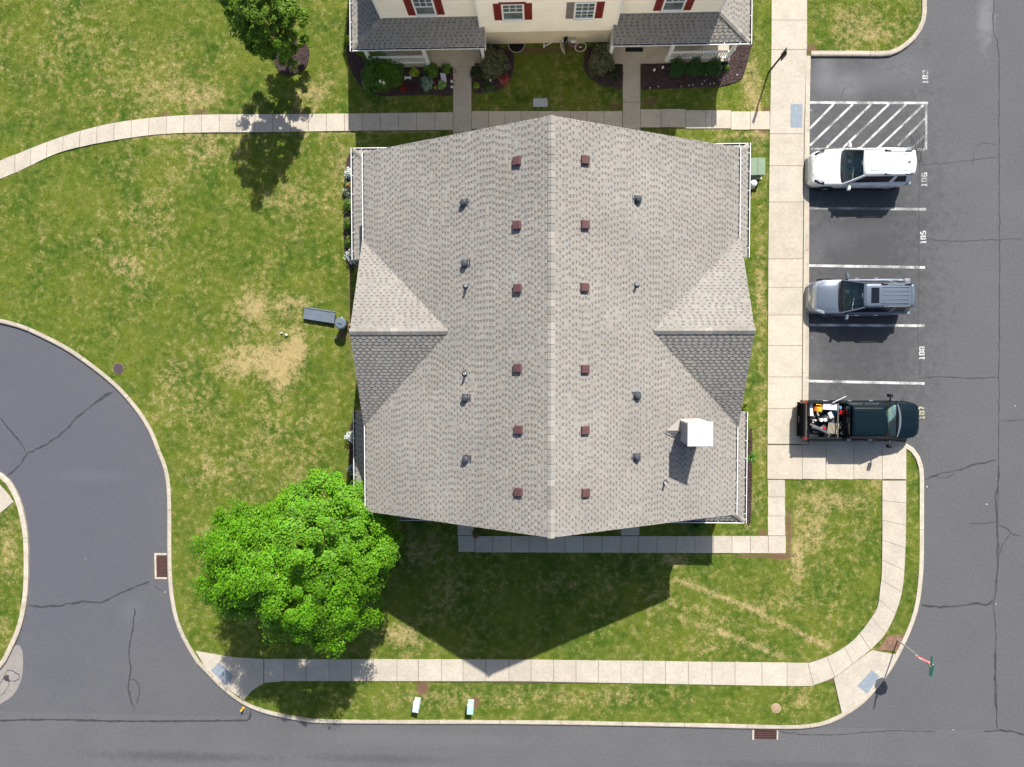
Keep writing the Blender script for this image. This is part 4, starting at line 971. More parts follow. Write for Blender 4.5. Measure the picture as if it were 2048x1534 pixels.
        for x in (f - .84, r + .86):
            wheel(root, x, sg * (h - .125), .33)
            ar = MB(); Mx = Matrix.Translation((x, sg * (h - .02), .34)) @ Matrix.Rotation(math.pi / 2, 4, 'X'); ar.lathe([(.40, -.02), (.40, .03)], 28, M=Mx); ar.build('wheel_arch', M['black_trim'], root)
    # rear door
    q = [Vector((r + .10, -yb * .95, base)), Vector((r + .10, yb * .95, base)), Vector((rr + .02, yt * .95, zre)), Vector((rr + .02, -yt * .95, zre))]
    shell.add(q, [(0, 1, 2, 3)]); shell.build('cabin_frame', pm, root)
    rg = grid_panel([q[0] + Vector((-.03, .1, .1)), q[1] + Vector((-.03, -.1, .1)), q[2] + Vector((-.01, -.06, -.05)), q[3] + Vector((-.01, .06, -.05))], 8, (-.05, 0, 0)); rg.build('rear_window', M['tint'], root, smooth=True)
    sp = MB(); sp.grid([[Vector((rr + .03, y, zr - .035 - .02 * (y / yt) ** 2)) for y in np.linspace(-yt * .94, yt * .94, 9)], [Vector((rr - .12, y, zr - .05 - .02 * (y / yt) ** 2)) for y in np.linspace(-yt * .92, yt * .92, 9)], [Vector((rr - .22 + .10 * (abs(y) / yt) ** 2, y, zr - .10)) for y in np.linspace(-yt * .86, yt * .86, 9)]])
    sp.build('rear_spoiler', pm, root, smooth=True, solid=.02)
    # windscreen and what is seen through it
    g = grid_panel([(A0 + .03, -yb * .94, base + .015), (A0 + .03, yb * .94, base + .015), (A1 + .015, yt * .96, zr - .03), (A1 + .015, -yt * .96, zr - .03)], 10, (.14, 0, .03)); g.build('windscreen', M['wind'], root, smooth=True)
    cw = MB(); cw.grid([[Vector((A0 + .10 + .14 * (1 - (y / yb) ** 2), y, B.S(A0 + .12, y) + .008)) for y in np.linspace(-yb * .9, yb * .9, 11)], [Vector((A0 + .01 + .12 * (1 - (y / yb) ** 2), y, base + .03 + .02 * (1 - (y / yb) ** 2))) for y in np.linspace(-yb * .93, yb * .93, 11)]]); cw.build('cowl', M['black_trim'], root)
    for s0, s1 in ((-.45, .02), (.15, .6)): MB().tube([(A0 + .16, s0 * yb, base + .05), (A0 + .10, s1 * yb, base + .10)], .012, 5).build('wiper', M['black_trim'], root)
    fl = MB(); fl.box(r + .3, A0 - .05, -yb * .9, yb * .9, base + .005, base + .012); fl.build('cabin_floor', M['interior'], root)
    ds = MB(); ds.bbox(A0 - .42, A0 - .06, -yb * .86, yb * .86, base + .012, base + .07, .03); ds.build('dashboard', M['interior'], root)
    for sg in (-1, 1): MB().bbox(A1 - .35, A1 - .15, sg * .34 - .2, sg * .34 + .2, base, base + .32, .05).build('seat', M['seat'], root)
    st = MB(); ring = [(A0 - .50 + .03 * math.cos(t), sg_y + .16 * math.cos(t), base + .10 + .12 * math.sin(t)) for t in np.linspace(0, 2 * math.pi, 17) for sg_y in (.34,)]; st.tube(ring, .014, 5, cap=False).build('steering_wheel', M['black_trim'], root)
    MB().bbox(A1 + .02, A1 + .09, -.10, .10, zr - .14, zr - .08, .01).build('inner_mirror', M['chrome'], root)
    MB().box(A0 - .30, A0 - .12, -.30, -.16, base + .07, base + .078).build('paper', M['plastic_w'], root)
    if style == 'grey':
        MB().bbox(A1 - .66, A1 - .30, -yt * .62, yt * .62, zr - .005, zr + .006, .002).build('sunroof', M['tint'], root)
        for y in (-.42, -.22, 0, .22, .42): MB().bbox(rr + .12, A1 - .80, y * yt * 1.55 - .022, y * yt * 1.55 + .022, zr - .02, zr + .012, .012).build('roof_rib', pm, root)
    else:
        MB().tube([(rr + .20, .0, zr - .01), (rr + .12, 0, zr + .05)], [.035, .02], 6).build('antenna', M['black_trim'], root)
        for y in (-.36, -.12, .12, .36): MB().bbox(rr + .2, A1 - .3, y - .012, y + .012, zr - .02, zr + .004, .004).build('roof_rib', pm, root)
    MB().box(r - .004, r + .02, -.26, .26, zb * .42, zb * .56).build('number_plate', M['plastic_w'], root)
    return root
suv('parked_car', 'white large estate car parked nose to the kerb under the hatched bay', (15.245, 9.08, 0), math.pi, 4.64, 1.80, 1.66, 2.32 - 1.50, 2.32 - 2.14, -2.32 + .30, M['paint_white'], 'white')
suv('parked_car', 'silver blue estate car with sunroof and chrome rails in the third bay', (15.325, 2.96, 0), math.pi, 4.60, 1.74, 1.62, 2.30 - 1.40, 2.30 - 2.17, -2.30 + .28, M['paint_grey'], 'grey')

def pickup(label, loc):
    L, Wd, H = 5.58, 1.86, 1.76; root = thing('pickup_truck', label, 'truck', loc, 0.0); pm = M['paint_teal']; h = Wd / 2; f, r = L / 2, -L / 2
    X = lambda u, z: at(u, 840, z).x - loc[0]
    cab0, cab1, wbx = X(1706, H), X(1772, H), X(1793, 1.2); zb = 1.17; bed1 = X(1691, 1.2)
    B = Body([bed1 - .0, bed1 + .5, 0, wbx - .2, wbx + .3, f - .5, f - .25, f - .08, f], [h, h, h, h, h * .99, h * .94, h * .84, h * .72, h * .62], [zb, zb, zb, zb * .99, zb * .96, zb * .90, zb * .85, zb * .74, zb * .55], [zb, zb, zb, zb, zb * 1.02, zb * .97, zb * .92, zb * .79, zb * .56], .34)
    B.mesh(bed1, f, 36).build('body', pm, root, smooth=True)
    B.patch(wbx + .12, f - .16, -.74, .74, .014, taper=.12, bow=.10).build('bonnet', pm, root, smooth=True)
    B.patch(wbx + .20, f - .25, .22, .28, .024, 8, 2, taper=.2).build('bonnet_crease', pm, root, smooth=True)
    B.patch(wbx + .20, f - .25, -.28, -.22, .024, 8, 2, taper=.2).build('bonnet_crease', pm, root, smooth=True)
    MB().bbox(f - .14, f - .02, -h * .60, h * .60, .38, .58, .03).build('bumper', M['chrome'], root)
    MB().box(f - .06, f + .002, -h * .5, h * .5, .60, .80).build('grille', M['black_trim'], root)
    yb, yt = h * .92, h * .74; base = zb - .01; rows = []
    for i in range(11):
        t = i / 10; x = cab1 + (cab0 - cab1) * t
        rows.append([Vector((x + .05 * (1 - q * q) * max(0, 1 - t * 3), q * yt, H - .035 * abs(q) ** 3 - .015 * (2 * t - 1) ** 2)) for q in np.linspace(-1, 1, 13)])
    MB().grid(rows).build('roof', pm, root, smooth=True, solid=.03)
    for y in (-.46, -.24, 0, .24, .46): MB().bbox(cab0 + .12, cab0 + .80, y - .016, y + .016, H - .02, H + .010, .008).build('roof_rib', pm, root)
    shell = MB(); zre = H - .045
    for sg in (-1, 1):
        a, b, c, d = Vector((wbx - .06, sg * yb, base)), Vector((cab0 - .10, sg * yb, base)), Vector((cab0, sg * yt, zre)), Vector((cab1 - .02, sg * yt, zre))
        shell.add([a, b, c, d] + [p - Vector((0, sg * .05, 0)) for p in (a, b, c, d)], [(0, 1, 2, 3), (7, 6, 5, 4), (0, 3, 7, 4)])
        shell.tube([(wbx, sg * yb * .98, base), (cab1, sg * yt, zre + .005)], .035, 6)
        n_ = (b - a).cross(d - a).normalized(); n_ = n_ if n_.y * sg > 0 else -n_
        for t0, t1 in ((.30, .62), (.66, .95)):
            P = [(a * (1 - t) + b * t) * (1 - v) + (d * (1 - t) + c * t) * v + n_ * .008 for t, v in ((t0, .12), (t1, .12), (t1, .86), (t0 + (.0 if t0 > .5 else -.02), .86))]
            MB().add(P + [p - n_ * .006 for p in P], [(0, 1, 2, 3), (7, 6, 5, 4), (0, 4, 5, 1), (1, 5, 6, 2), (2, 6, 7, 3), (3, 7, 4, 0)]).build('side_window', M['tint'], root)
        mx = wbx - .36
        m = MB(); m.tube([(mx + .06, sg * (h - .04), base + .02), (mx + .03, sg * (h + .12), base + .10), (mx - .02, sg * (h + .26), base + .14)], [.035, .03, .03], 7); o = m.build('mirror_arm', M['black_trim'], root)
        MB().bbox(mx - .10, mx + .06, *sorted((sg * (h + .20), sg * (h + .34))), base + .02, base + .32, .03).build('mirror', M['black_trim'], o)
        for x in (bed1 + .25, wbx - 1.12): MB().box(x - .09, x + .09, *sorted((sg * (h - .01), sg * (h + .04))), base - .17, base - .13).build('door_handle', M['chrome'], root)
        B.patch(f - .42, f - .16, sg * .90, sg * .985, .006, 6, 4, taper=.1).build('headlight', M['matte'], root)
        for x in (f - .92, r + 1.12): wheel(root, x, sg * (h - .14), .38, .25)
        # bed sides
        sd = MB(); sd.bbox(r + .09, bed1 + .01, *sorted((sg * (h - .10), sg * h)), .45, 1.16, .02); o = sd.build('bed_side', pm, root)
        MB().bbox(r + .12, bed1, *sorted((sg * (h - .115), sg * (h - .02))), 1.155, 1.185, .01).build('bed_rail_cap', M['black_trim'], o)
        MB().bbox(r + .06, r + .17, *sorted((sg * (h - .13), sg * (h + .005))), .75, 1.20, .02).build('tail_light', M['redlamp'], root)
    MB().bbox(r + .0, r + .10, -h + .16, h - .16, .5, 1.14, .02).build('tailgate', M['matte'], root)
    MB().bbox(r - .05, r + .08, -h + .10, h - .10, .42, .62, .03).build('rear_bumper', M['matte'], root)
    MB().box(r - .04, r - .005, -.16, .16, .62, .635).build('bumper_step', M['chrome'], root)
    MB().bbox(r + .10, r + .15, -h + .14, h - .14, .6, 1.17, .02).build('bed_end_cap', mat('tan bed lining', (.15, .12, .10), rough=.8), root)
    MB().box(r + .1, bed1 + .02, -h + .1, h - .1, .58, .62).build('bed_floor', mat('grey bed liner', (.10, .11, .125), rough=.7, var=.3, vscale=5), root)
    MB().box(bed1 - .02, bed1 + .03, -h + .08, h - .08, .6, 1.16).build('bed_front', M['black_trim'], root)
    tb = MB(); tb.bbox(bed1 - .36, bed1 - .31, -h + .06, h - .06, 1.12, 1.18, .012); tb.build('cargo_bar', M['signish'], root)
    MB().box(cab0 - .10, cab0 - .09, -yb * .9, yb * .9, base + .05, zre - .05).build('rear_window', M['tint'], root)
    shell.add([(cab0 - .095, -yb, base), (cab0 - .095, yb, base), (cab0 + .0, yt, zre), (cab0 + .0, -yt, zre)], [(0, 1, 2, 3)]); shell.build('cabin_frame', pm, root)
    grid_panel([(wbx + .02, -yb * .93, base + .015), (wbx + .02, yb * .93, base + .015), (cab1 + .012, yt * .96, H - .03), (cab1 + .012, -yt * .96, H - .03)], 10, (.15, 0, .03)).build('windscreen', M['wind'], root, smooth=True)
    cw = MB(); cw.grid([[Vector((wbx + .22 - .16 * (y / yb) ** 2, y, B.S(wbx + .2, y) + .02)) for y in np.linspace(-yb * .9, yb * .9, 11)], [Vector((wbx + .13 - .14 * (y / yb) ** 2, y, base + .05)) for y in np.linspace(-yb * .93, yb * .93, 11)]]); cw.build('cowl', M['rim'], root)
    MB().box(cab0, wbx - .05, -yb * .9, yb * .9, base + .005, base + .012).build('cabin_floor', M['interior'], root)
    MB().bbox(wbx - .42, wbx - .04, -yb * .86, yb * .86, base + .012, base + .09, .03).build('dashboard', M['interior'], root)
    for sg in (-1, 1): MB().bbox(cab1 - .45, cab1 - .2, sg * .36 - .22, sg * .36 + .22, base, base + .40, .05).build('seat', M['seat'], root)
    MB().tube([(wbx - .5 + .03 * math.cos(t), .38 + .18 * math.cos(t), base + .12 + .14 * math.sin(t)) for t in np.linspace(0, 2 * math.pi, 17)], .015, 5, cap=False).build('steering_wheel', mat('yellow wheel cover', (.35, .36, .10), rough=.6), root)
    MB().lathe([(.12, 0), (.14, .03), (.06, .04)], 16, (wbx - .25, -.45, base + .09)).build('hat', mat('turquoise fabric', (.03, .35, .36), rough=.7), root)
    return root, (r, bed1, h)
TL = (15.42, -2.93, 0)
truck, (tr_, tb1, th) = pickup('dark blue-green pickup truck with a loaded bed parked tail to the kerb', TL)

# ---- things in the truck bed (each its own thing)
def cm(name, col, r=.5): return mat(name, col, rough=r)
C_ = {k: cm('cargo ' + k, v) for k, v in dict(white=(.72, .73, .74), blue=(.03, .22, .50), red=(.45, .01, .015), orange=(.70, .17, .01), yellow=(.65, .42, .02), black=(.015, .017, .02), steel=(.35, .36, .37), tan=(.55, .50, .38), navy=(.015, .03, .06), ltblue=(.30, .50, .68), grey=(.08, .085, .10)).items()}
g_ = 'cargo in the truck bed'
def bed(u, v, z): p = at(u, v, z); return p.x, p.y, .62
def cargo(name, label, cat, build, u, v, z=1.0, rz=0.0):
    x, y, b = bed(u, v, z); t = thing(name, label, cat, (x, y, b), rz, g_); build(t); return t
def b_cooler(t):
    MB().bbox(-.33, .33, -.20, .20, 0, .42, .02).build('tub', C_['navy'], t); MB().bbox(-.35, .35, -.22, .22, .42, .50, .02).build('lid', C_['white'], t)
cargo('cool_box', 'navy cool box with a white lid beside the truck bed rail', 'cool box', b_cooler, 1661, 811, 1.12, -.06)
def b_saw(t):
    MB().bbox(-.16, .14, -.12, .12, .22, .45, .05).build('housing', C_['orange'], t)
    MB().bbox(-.06, .18, -.16, .10, .34, .50, .05).build('cover', C_['yellow'], t)
    MB().tube([(-.05, .1, .40), (-.12, .22, .52), (.10, .2, .52), (.16, .02, .44)], .025, 7).build('handle', C_['yellow'], t); MB().box(-.2, .2, -.2, .2, 0, .22).build('case', C_['black'], t)
    MB().tube([(-.05, -.10, .42), (.0, -.28, .40), (.06, -.32, .36)], .035, 6).build('pipe', C_['tan'], t)
cargo('leaf_blower', 'orange and yellow garden tool lying in the truck bed corner', 'garden tool', b_saw, 1637, 818, 1.1)
def b_sheet(t): MB().bbox(-.08, .08, -.34, .34, .0, .30, .01).build('panel', C_['white'], t)
cargo('white_board', 'white board upright behind the truck tailgate', 'board', b_sheet, 1623, 818, .9, .05)
def b_jug(t):
    MB().lathe([(.12, 0), (.13, .05), (.13, .34), (.10, .38), (.04, .41)], 18).build('jug_body', C_['ltblue'], t); MB().lathe([(.05, .41), (.05, .45)], 12).build('lid', C_['blue'], t)
cargo('water_jug', 'round light blue water jug beside the cool box', 'jug', b_jug, 1679, 815, 1.0)
def b_gas(t):
    MB().bbox(-.14, .14, -.11, .11, 0, .42, .05).build('can_body', C_['red'], t); MB().tube([(.0, .08, .42), (.06, .16, .52), (.02, .24, .55)], .03, 7).build('spout', C_['red'], t); MB().tube([(-.08, -.05, .42), (0, -.02, .49), (.09, -.05, .42)], .018, 6).build('handle', C_['red'], t)
cargo('fuel_can', 'bright red fuel can against the truck cargo bar', 'fuel can', b_gas, 1687, 826, 1.1, -.2)
def b_crate(t):
    for x0, x1, y0, y1 in ((-.16, .16, -.14, -.12), (-.16, .16, .12, .14), (-.16, -.14, -.12, .12), (.14, .16, -.12, .12)): MB().box(x0, x1, y0, y1, 0, .28).build('side', C_['red'], t)
    MB().box(-.14, .14, -.12, .12, 0, .02).build('base', C_['black'], t); MB().bbox(-.1, .08, -.08, .1, .02, .2, .03).build('bundle', C_['black'], t)
cargo('red_crate', 'dark red open crate close behind the truck cab', 'crate', b_crate, 1700, 829, .85)
def b_bag(t):
    pr = [(.02, 0), (.30, .02), (.34, .12), (.30, .28), (.20, .36), (.08, .40), (.0, .41)]
    MB().lathe(pr, 18, sy=.75).build('bag', C_['black'], t, smooth=True); MB().tube([(-.1, 0, .38), (0, .03, .5), (.12, 0, .38)], .02, 6).build('strap', C_['grey'], t)
cargo('black_holdall', 'shiny black bag heaped in the middle of the truck bed', 'bag', b_bag, 1656, 838, 1.0, .3)
def b_tubs(t):
    for i, (x, y) in enumerate(((-.09, 0), (.09, .015))):
        MB().lathe([(.07, 0), (.085, .16), (.085, .18), (.02, .19)], 14, (x, y, .36)).build('tub', C_['white'], t)
    MB().box(-.2, .2, -.12, .12, 0, .36).build('tray', C_['black'], t)
cargo('plastic_tubs', 'pair of round white tubs side by side in the truck bed', 'tubs', b_tubs, 1646, 840, 1.1)
def b_card(t): MB().box(-.09, .09, -.15, .15, .40, .415).build('card', C_['white'], t); MB().box(-.1, .1, -.12, .12, 0, .40).build('carton', C_['navy'], t)
cargo('document_tray', 'small white sheet on a dark carton in the truck bed', 'carton', b_card, 1661, 830, 1.0, .45)
def b_grate(t):
    for i in range(9): MB().box(-.24 + i * .058, -.215 + i * .058, -.27, .24, .36, .385, M=Matrix.Shear('XY', 4, (.0, .0))).build('bar', C_['tan'], t)
    MB().box(-.26, .27, -.30, -.27, .34, .38).build('frame_bar', C_['black'], t); MB().box(-.26, .27, .24, .27, .34, .38).build('frame_bar', C_['black'], t); MB().box(-.24, .25, -.26, .23, 0, .2).build('under_box', C_['black'], t)
cargo('metal_grate', 'slatted pale metal grate at the lower side of the truck bed', 'grate', b_grate, 1666, 856, .98, -.12)
def b_mower(t):
    MB().lathe([(.03, 0), (.20, .03), (.22, .2), (.16, .30), (.05, .34)], 16).build('deck', C_['black'], t, smooth=True); MB().bbox(-.07, .09, -.05, .07, .32, .42, .02).build('cap', C_['red'], t); MB().bbox(-.16, -.05, -.10, .06, .28, .38, .02).build('cylinder_head', C_['steel'], t); MB().bbox(.0, .12, -.16, -.06, .28, .36, .02).build('tank', C_['steel'], t)
cargo('engine', 'round black engine with a red cap in the truck bed', 'engine', b_mower, 1648, 857, 1.0)
def b_fender(t):
    rows = []
    for i in range(13):
        s = i / 12; x = -.48 + .96 * s; y = .16 - .34 * s ** 1.6; w = .14 * (1 - .55 * s)
        rows.append([Vector((x, y - w, .38)), Vector((x, y - w * .5, .47 + .03 * math.sin(3 * s))), Vector((x, y + w * .5, .47)), Vector((x, y + w, .36))])
    MB().grid([r[::-1] for r in rows]).build('shell', C_['grey'], t, smooth=True, solid=.02); MB().box(-.35, .3, -.12, .05, 0, .36).build('prop', C_['black'], t)
cargo('plastic_chute', 'long curved dark grey plastic chute along the truck bed side', 'chute', b_fender, 1643, 862, 1.1, -.1)
def b_plank(t): MB().box(-.5, .5, -.06, .06, .02, .06).build('plank', C_['tan'], t)
cargo('wood_plank', 'pale wooden plank low on the truck bed floor', 'plank', b_plank, 1640, 872, .66, -.05)
def b_pole(t): MB().tube([(-.28, -.16, .65), (.28, .16, .80)], .02, 6).build('pole', C_['white'], t); MB().tube([(-.05, -.2, .0), (.0, -.0, .70)], .02, 6).build('stem', C_['white'], t)
cargo('white_pole', 'thin white pole sticking out over the truck side', 'pole', b_pole, 1678, 799, 1.3)
def b_junk(t, n=16, ex=.34, ey=.14, cols=('steel', 'black', 'white', 'black', 'steel', 'tan')):
    MB().box(-ex, ex, -ey, ey, 0, .2).build('tray', C_['black'], t)
    R_ = random.Random(n * 7)
    for i in range(n):
        Mx = Matrix.Translation((R_.uniform(-ex, ex) * .9, R_.uniform(-ey, ey) * .9, .24 + R_.uniform(0, .1))) @ Matrix.Rotation(R_.uniform(0, 3), 4, 'Z') @ Matrix.Rotation(R_.uniform(-.5, .5), 4, 'X')
        a, b = R_.uniform(.02, .07), R_.uniform(.015, .045); m = MB()
        if i % 3 == 0: m.tube([(-a, 0, 0), (a, 0, .02)], b * .6, 7, M) if False else m.lathe([(b * .8, -.03), (b, .0), (b * .7, .04)], 9, M=Mx)
        else: m.bbox(-a, a, -b, b, -.03, .03, .01, M=Mx)
        m.build('tool', C_[cols[i % len(cols)]], t)
cargo('tool_tray', 'tray of small metal tools next to the truck tailgate', 'tool tray', lambda t: b_junk(t, 18, .11, .30), 1627, 843, .95)
cargo('tool_tray', 'narrow tray of tools and rags across the truck bed by the cargo bar', 'tool tray', lambda t: b_junk(t, 22, .10, .36), 1684, 857, .95)
cargo('tool_tray', 'black tray of oddments between the cargo bar and the truck cab', 'tool tray', lambda t: b_junk(t, 20, .12, .5, ('black', 'steel', 'black', 'white', 'black', 'red')), 1697, 845, .85)
cargo('blue_bottles', 'small blue bottles under the edge of the cool box', 'bottles', lambda t: [MB().lathe([(.045, 0), (.045, .3), (.02, .36)], 10, (x, y, 0)).build('bottle', C_['blue'], t) for x, y in ((-.06, 0), (.05, .02), (.02, -.09))], 1669, 825, .95)
# ------------------------------------------------------------------ planting
M['leaf'] = mat('broad leaves', (.108, .295, .007), rough=.55, spec=.3, use_col=True, trans=.22)
M['leaf2'] = mat('garden leaves', (.085, .16, .022), rough=.55, spec=.3, use_col=True, trans=.25)
M['bark'] = mat('bark', (.11, .085, .06), rough=.95, var=.4, vscale=8, bump=.7, bscale=30)
M['petal'] = mat('petals', (.80, .80, .80), rough=.7, use_col=True, trans=.2)
M['stem'] = mat('twigs', (.07, .06, .035), rough=.9)

def tree(name, label, base, H, r, nclump, nleaf, lsize, zc, rz, asp=(1, 1), tone=(1, 1, 1), trunk_r=.16, gaps=.0, seed=3, lean=(0, 0), flat=.9):
    global rng
    rng = np.random.default_rng(seed); R_ = random.Random(seed)
    t = thing(name, label, 'tree', base); c = np.array([lean[0], lean[1], zc])
    tr = MB(); top = Vector((lean[0] * .7, lean[1] * .7, zc * .75)); tr.tube([(0, 0, -.05), (0, 0, .25), top * .5, top], [trunk_r * 1.5, trunk_r, trunk_r * .8, trunk_r * .5], 12).build('trunk', M['bark'], t)
    # clump centres: fibonacci sphere, shaken, on two shells
    P = []
    for k in range(nclump):
        z = 1 - 2 * (k + .5) / nclump; a = k * 2.39996; s = math.sqrt(1 - z * z); d = np.array([s * math.cos(a), s * math.sin(a), z]) + rng.normal(0, .07, 3)
        d /= np.linalg.norm(d)
        lump = 1 + .12 * math.sin(3 * math.atan2(d[1], d[0]) + seed) + .08 * math.sin(5 * math.atan2(d[1], d[0]) + 2 * d[2] + 1) + .05 * math.sin(11 * math.atan2(d[1], d[0]) + 4 * d[2])
        sh = rng.choice([1.0, .90, .74], p=[.55, .28, .17]) * lump * rng.uniform(.88, 1.07)
        if d[2] < -.3 and rng.random() < .5: continue
        P.append(c + d * np.array([r * asp[0], r * asp[1], rz]) * sh)
    P = np.array(P)
    for k in rng.choice(len(P), min(26, len(P)), replace=False):
        e = Vector(P[k]); s = top * R_.uniform(.5, .95); mid = (s + e) / 2 + Vector((0, 0, -.2)); MB().tube([s, mid, s.lerp(e, .93)], [trunk_r * .38, trunk_r * .22, .02], 6).build('limb', M['bark'], t)
    V, Cc = [], []
    for p in P:
        o = (p - c) / np.array([r, r, rz]); o /= np.linalg.norm(o) + 1e-6; n = int(nleaf * rng.uniform(.6, 1.25)); cr = rng.uniform(.26, .58) * (r / 4.0) ** .4
        q = rng.normal(size=(n, 3)); q /= np.linalg.norm(q, axis=1, keepdims=True); q *= (rng.random(n) ** .45)[:, None]
        q[:, 2] *= .55; L = p + q * cr + o * .05
        up = np.array([0, 0, 1.0]) * .8 + o * .7; N = up + q * .7 + rng.normal(0, .38, (n, 3))
        V.append(leaf_quads(L, N, lsize))
        g = rng.uniform(.7, 1.2) * np.array(tone); cc = np.tile(g, (n, 1)) * rng.uniform(.75, 1.3, (n, 1)); cc[:, 0] *= rng.uniform(.8, 1.35, n); Cc.append(cc)
    quads('crown', np.concatenate(V), np.concatenate(Cc), M['leaf'], t, kind=None)
    return t
bt = at(588, 1118, 5.0)
tree('broadleaf_tree', 'large bright green spreading tree beside the left kerb and house corner', (bt.x + .45, bt.y + .10, .1), 9, 3.6, 760, 260, .105, 4.9, 3.5, asp=(1.06, .86), tone=(1.0, 1.0, 1.0), trunk_r=.20, seed=5)
b2 = at(583, 108, .1)
tree('young_tree', 'slender green tree standing in a mulch ring near the top left', (b2.x, b2.y, .1), 6.9, 1.35, 170, 190, .12, 3.9, 2.75, tone=(.95, .72, 1.5), trunk_r=.08, seed=12, lean=(.2, -.15))

# beds of mulch
def bed_sheet(name, px, label, z=.131, m='mulch', sm=True):
    w = W(px, .11); w = smooth(w + [w[0]], 4)[:-1] if sm else w
    NOGRASS.append(np.array(w)); o = MB().prism([tuple(q) for q in w], .02, z).build(name, M[m]); return tag(o, label, kind='structure'), w
def chips(w, n, par, seed=1):
    g = np.random.default_rng(seed); w = np.array(w); lo, hi = w.min(0), w.max(0); p = g.uniform(lo, hi, (n * 2, 2)); p = p[pip(w, p[:, 0], p[:, 1])][:n]; k = len(p)
    L = np.c_[p, .137 + g.uniform(0, .02, k)]; N = np.c_[g.normal(0, .6, (k, 2)), np.ones(k)]
    cc = np.ones((k, 3)) * g.uniform(.4, 1.5, (k, 1)) * np.array([1, .92, .92]); quads('mulch_chips', leaf_quads(L, N, .07, .4), cc, M['mulch_chip'], par, kind='stuff')
beds = [('mulch_ring', [(590, 78), (606, 80), (617, 95), (618, 115), (610, 135), (592, 147), (570, 149), (556, 140), (548, 120), (552, 95), (570, 80)], 'dark mulch ring round the young tree'),
        ('mulch_bed_left', [(694, 40), (694, 110), (701, 138), (712, 160), (730, 178), (760, 192), (800, 191), (860, 189), (904, 187), (904, 130), (780, 128), (720, 112), (700, 90), (700, 40)], 'dark mulch bed curving round the left porch'),
        ('mulch_bed_middle', [(945, 128), (975, 90), (1008, 98), (1027, 108), (1028, 128), (1026, 145), (1018, 165), (1000, 179), (980, 183), (946, 183)], 'mulch bed with coral flowers right of the left path'),
        ('mulch_bed_shrub', [(1172, 95), (1205, 100), (1244, 124), (1244, 176), (1225, 175), (1200, 169), (1180, 155), (1169, 140), (1168, 118)], 'mulch bed under the brown shrub left of the right path'),
        ('mulch_bed_right', [(1283, 128), (1440, 118), (1462, 90), (1503, 84), (1501, 100), (1490, 140), (1480, 160), (1440, 172), (1400, 174), (1360, 177), (1300, 178), (1283, 178)], 'mulch bed along the right porch, its right end in sun'),
        ('side_bed', [(694, 320), (704, 320), (707, 530), (697, 530), (689, 500), (688, 420), (690, 350)], 'narrow planted bed under the left eave of the central house'),
        ('lower_side_bed', [(700, 850), (712, 850), (714, 985), (703, 985), (699, 940), (698, 890)], 'narrow planted bed under the lower left eave'),
        ('east_side_bed', [(1498, 860), (1504, 870), (1502, 1030), (1494, 1030)], 'thin mulch strip along the right eave')]
for i, (n, px, lb) in enumerate(beds):
    o, w = bed_sheet(n, px, lb); chips(w, 2600 if i in (1, 4) else 900, o, i)
o, w = bed_sheet('bare_soil', [(1752, 1300), (1764, 1288), (1774, 1272), (1790, 1270), (1806, 1270), (1808, 1274), (1803, 1290), (1797, 1304), (1780, 1301)], 'bare red-brown soil patch at the foot of the stop sign', m='soil'); 

def shrub(name, label, cat, u, v, z, r, h, n, ls, cols, group=None, m='leaf2', spiky=False, z0=.12, seed=1, up=.7, sq=1.0):
    "mound of leaves whose foot shows at (u, v, z0)"
    g = np.random.default_rng(seed); p = at(u, v, z0)
    q = g.normal(size=(n, 3)); q /= np.linalg.norm(q, axis=1, keepdims=True); q[:, 2] = np.abs(q[:, 2]) * .98 + .02
    rad = g.random(n) ** .33; a = np.arctan2(q[:, 1], q[:, 0]); lump = 1 + .14 * np.sin(3 * a + seed) + .1 * np.sin(7 * a + 2 * seed)
    L = q * rad[:, None] * lump[:, None] * np.array([r, r * sq, h]); N = q * .8 + np.array([0, 0, up]) + g.normal(0, .35, (n, 3))
    cc = np.array(cols)[g.integers(0, len(cols), n)] * g.uniform(.7, 1.3, (n, 1))
    if spiky:
        k = n; d = q / np.linalg.norm(q, axis=1, keepdims=True); s = np.cross(d, [0, 0, 1.0]); s /= np.linalg.norm(s, axis=1, keepdims=True) + 1e-6
        T = d * np.array([r, r * sq, h]) * g.uniform(.65, 1.05, (k, 1)); B0 = T * .35
        V = np.stack([B0 - s * ls * .5, B0 + s * ls * .5, T + s * ls * .1, T - s * ls * .1], 1)
    else: V = leaf_quads(L, N, ls, .65)
    t = thing(name, label, cat, (p.x, p.y, z0), group=group); quads('foliage', V, cc, M[m], t)
    st = MB()
    for k in range(5): aa = k * 1.257 + seed; st.tube([(0, 0, -.02), (r * .25 * math.cos(aa), r * .25 * math.sin(aa), h * .55)], [.018, .008], 5)
    o = st.build('stems', M['stem'], t); o['kind'] = 'stuff'
    return t
GR = [(1, 1, 1), (.8, 1.0, .8), (1.25, 1.15, 1)]; DK = [(.75, .95, 1.3), (.5, .7, 1.0), (.95, 1.15, 1.3)]; BR = [(1.9, 1.0, 3.8), (1.5, .85, 3.0), (.75, .5, 1.6)]
YL = [(3.6, 2.6, 1.5), (2.6, 2.2, 1.0)]; SV = [(2.9, 2.3, 13), (2.0, 1.7, 9), (3.6, 2.9, 14)]
shrub('spreading_shrub', 'large bright green bush hiding the railing of the left porch', 'bush', 762, 150, .1, 1.0, 1.25, 3800, .10, [(1.1, 1.1, .5), (.75, .95, .5), (.9, 1.15, .6)], seed=2)
shrub('low_shrub', 'low light green clump at the lower right of the big porch bush', 'bush', 793, 166, .1, .32, .4, 420, .09, GR, seed=3)
shrub('low_shrub', 'dull green clump above the bone-shaped stone', 'bush', 797, 140, .1, .36, .5, 420, .08, DK, seed=31)
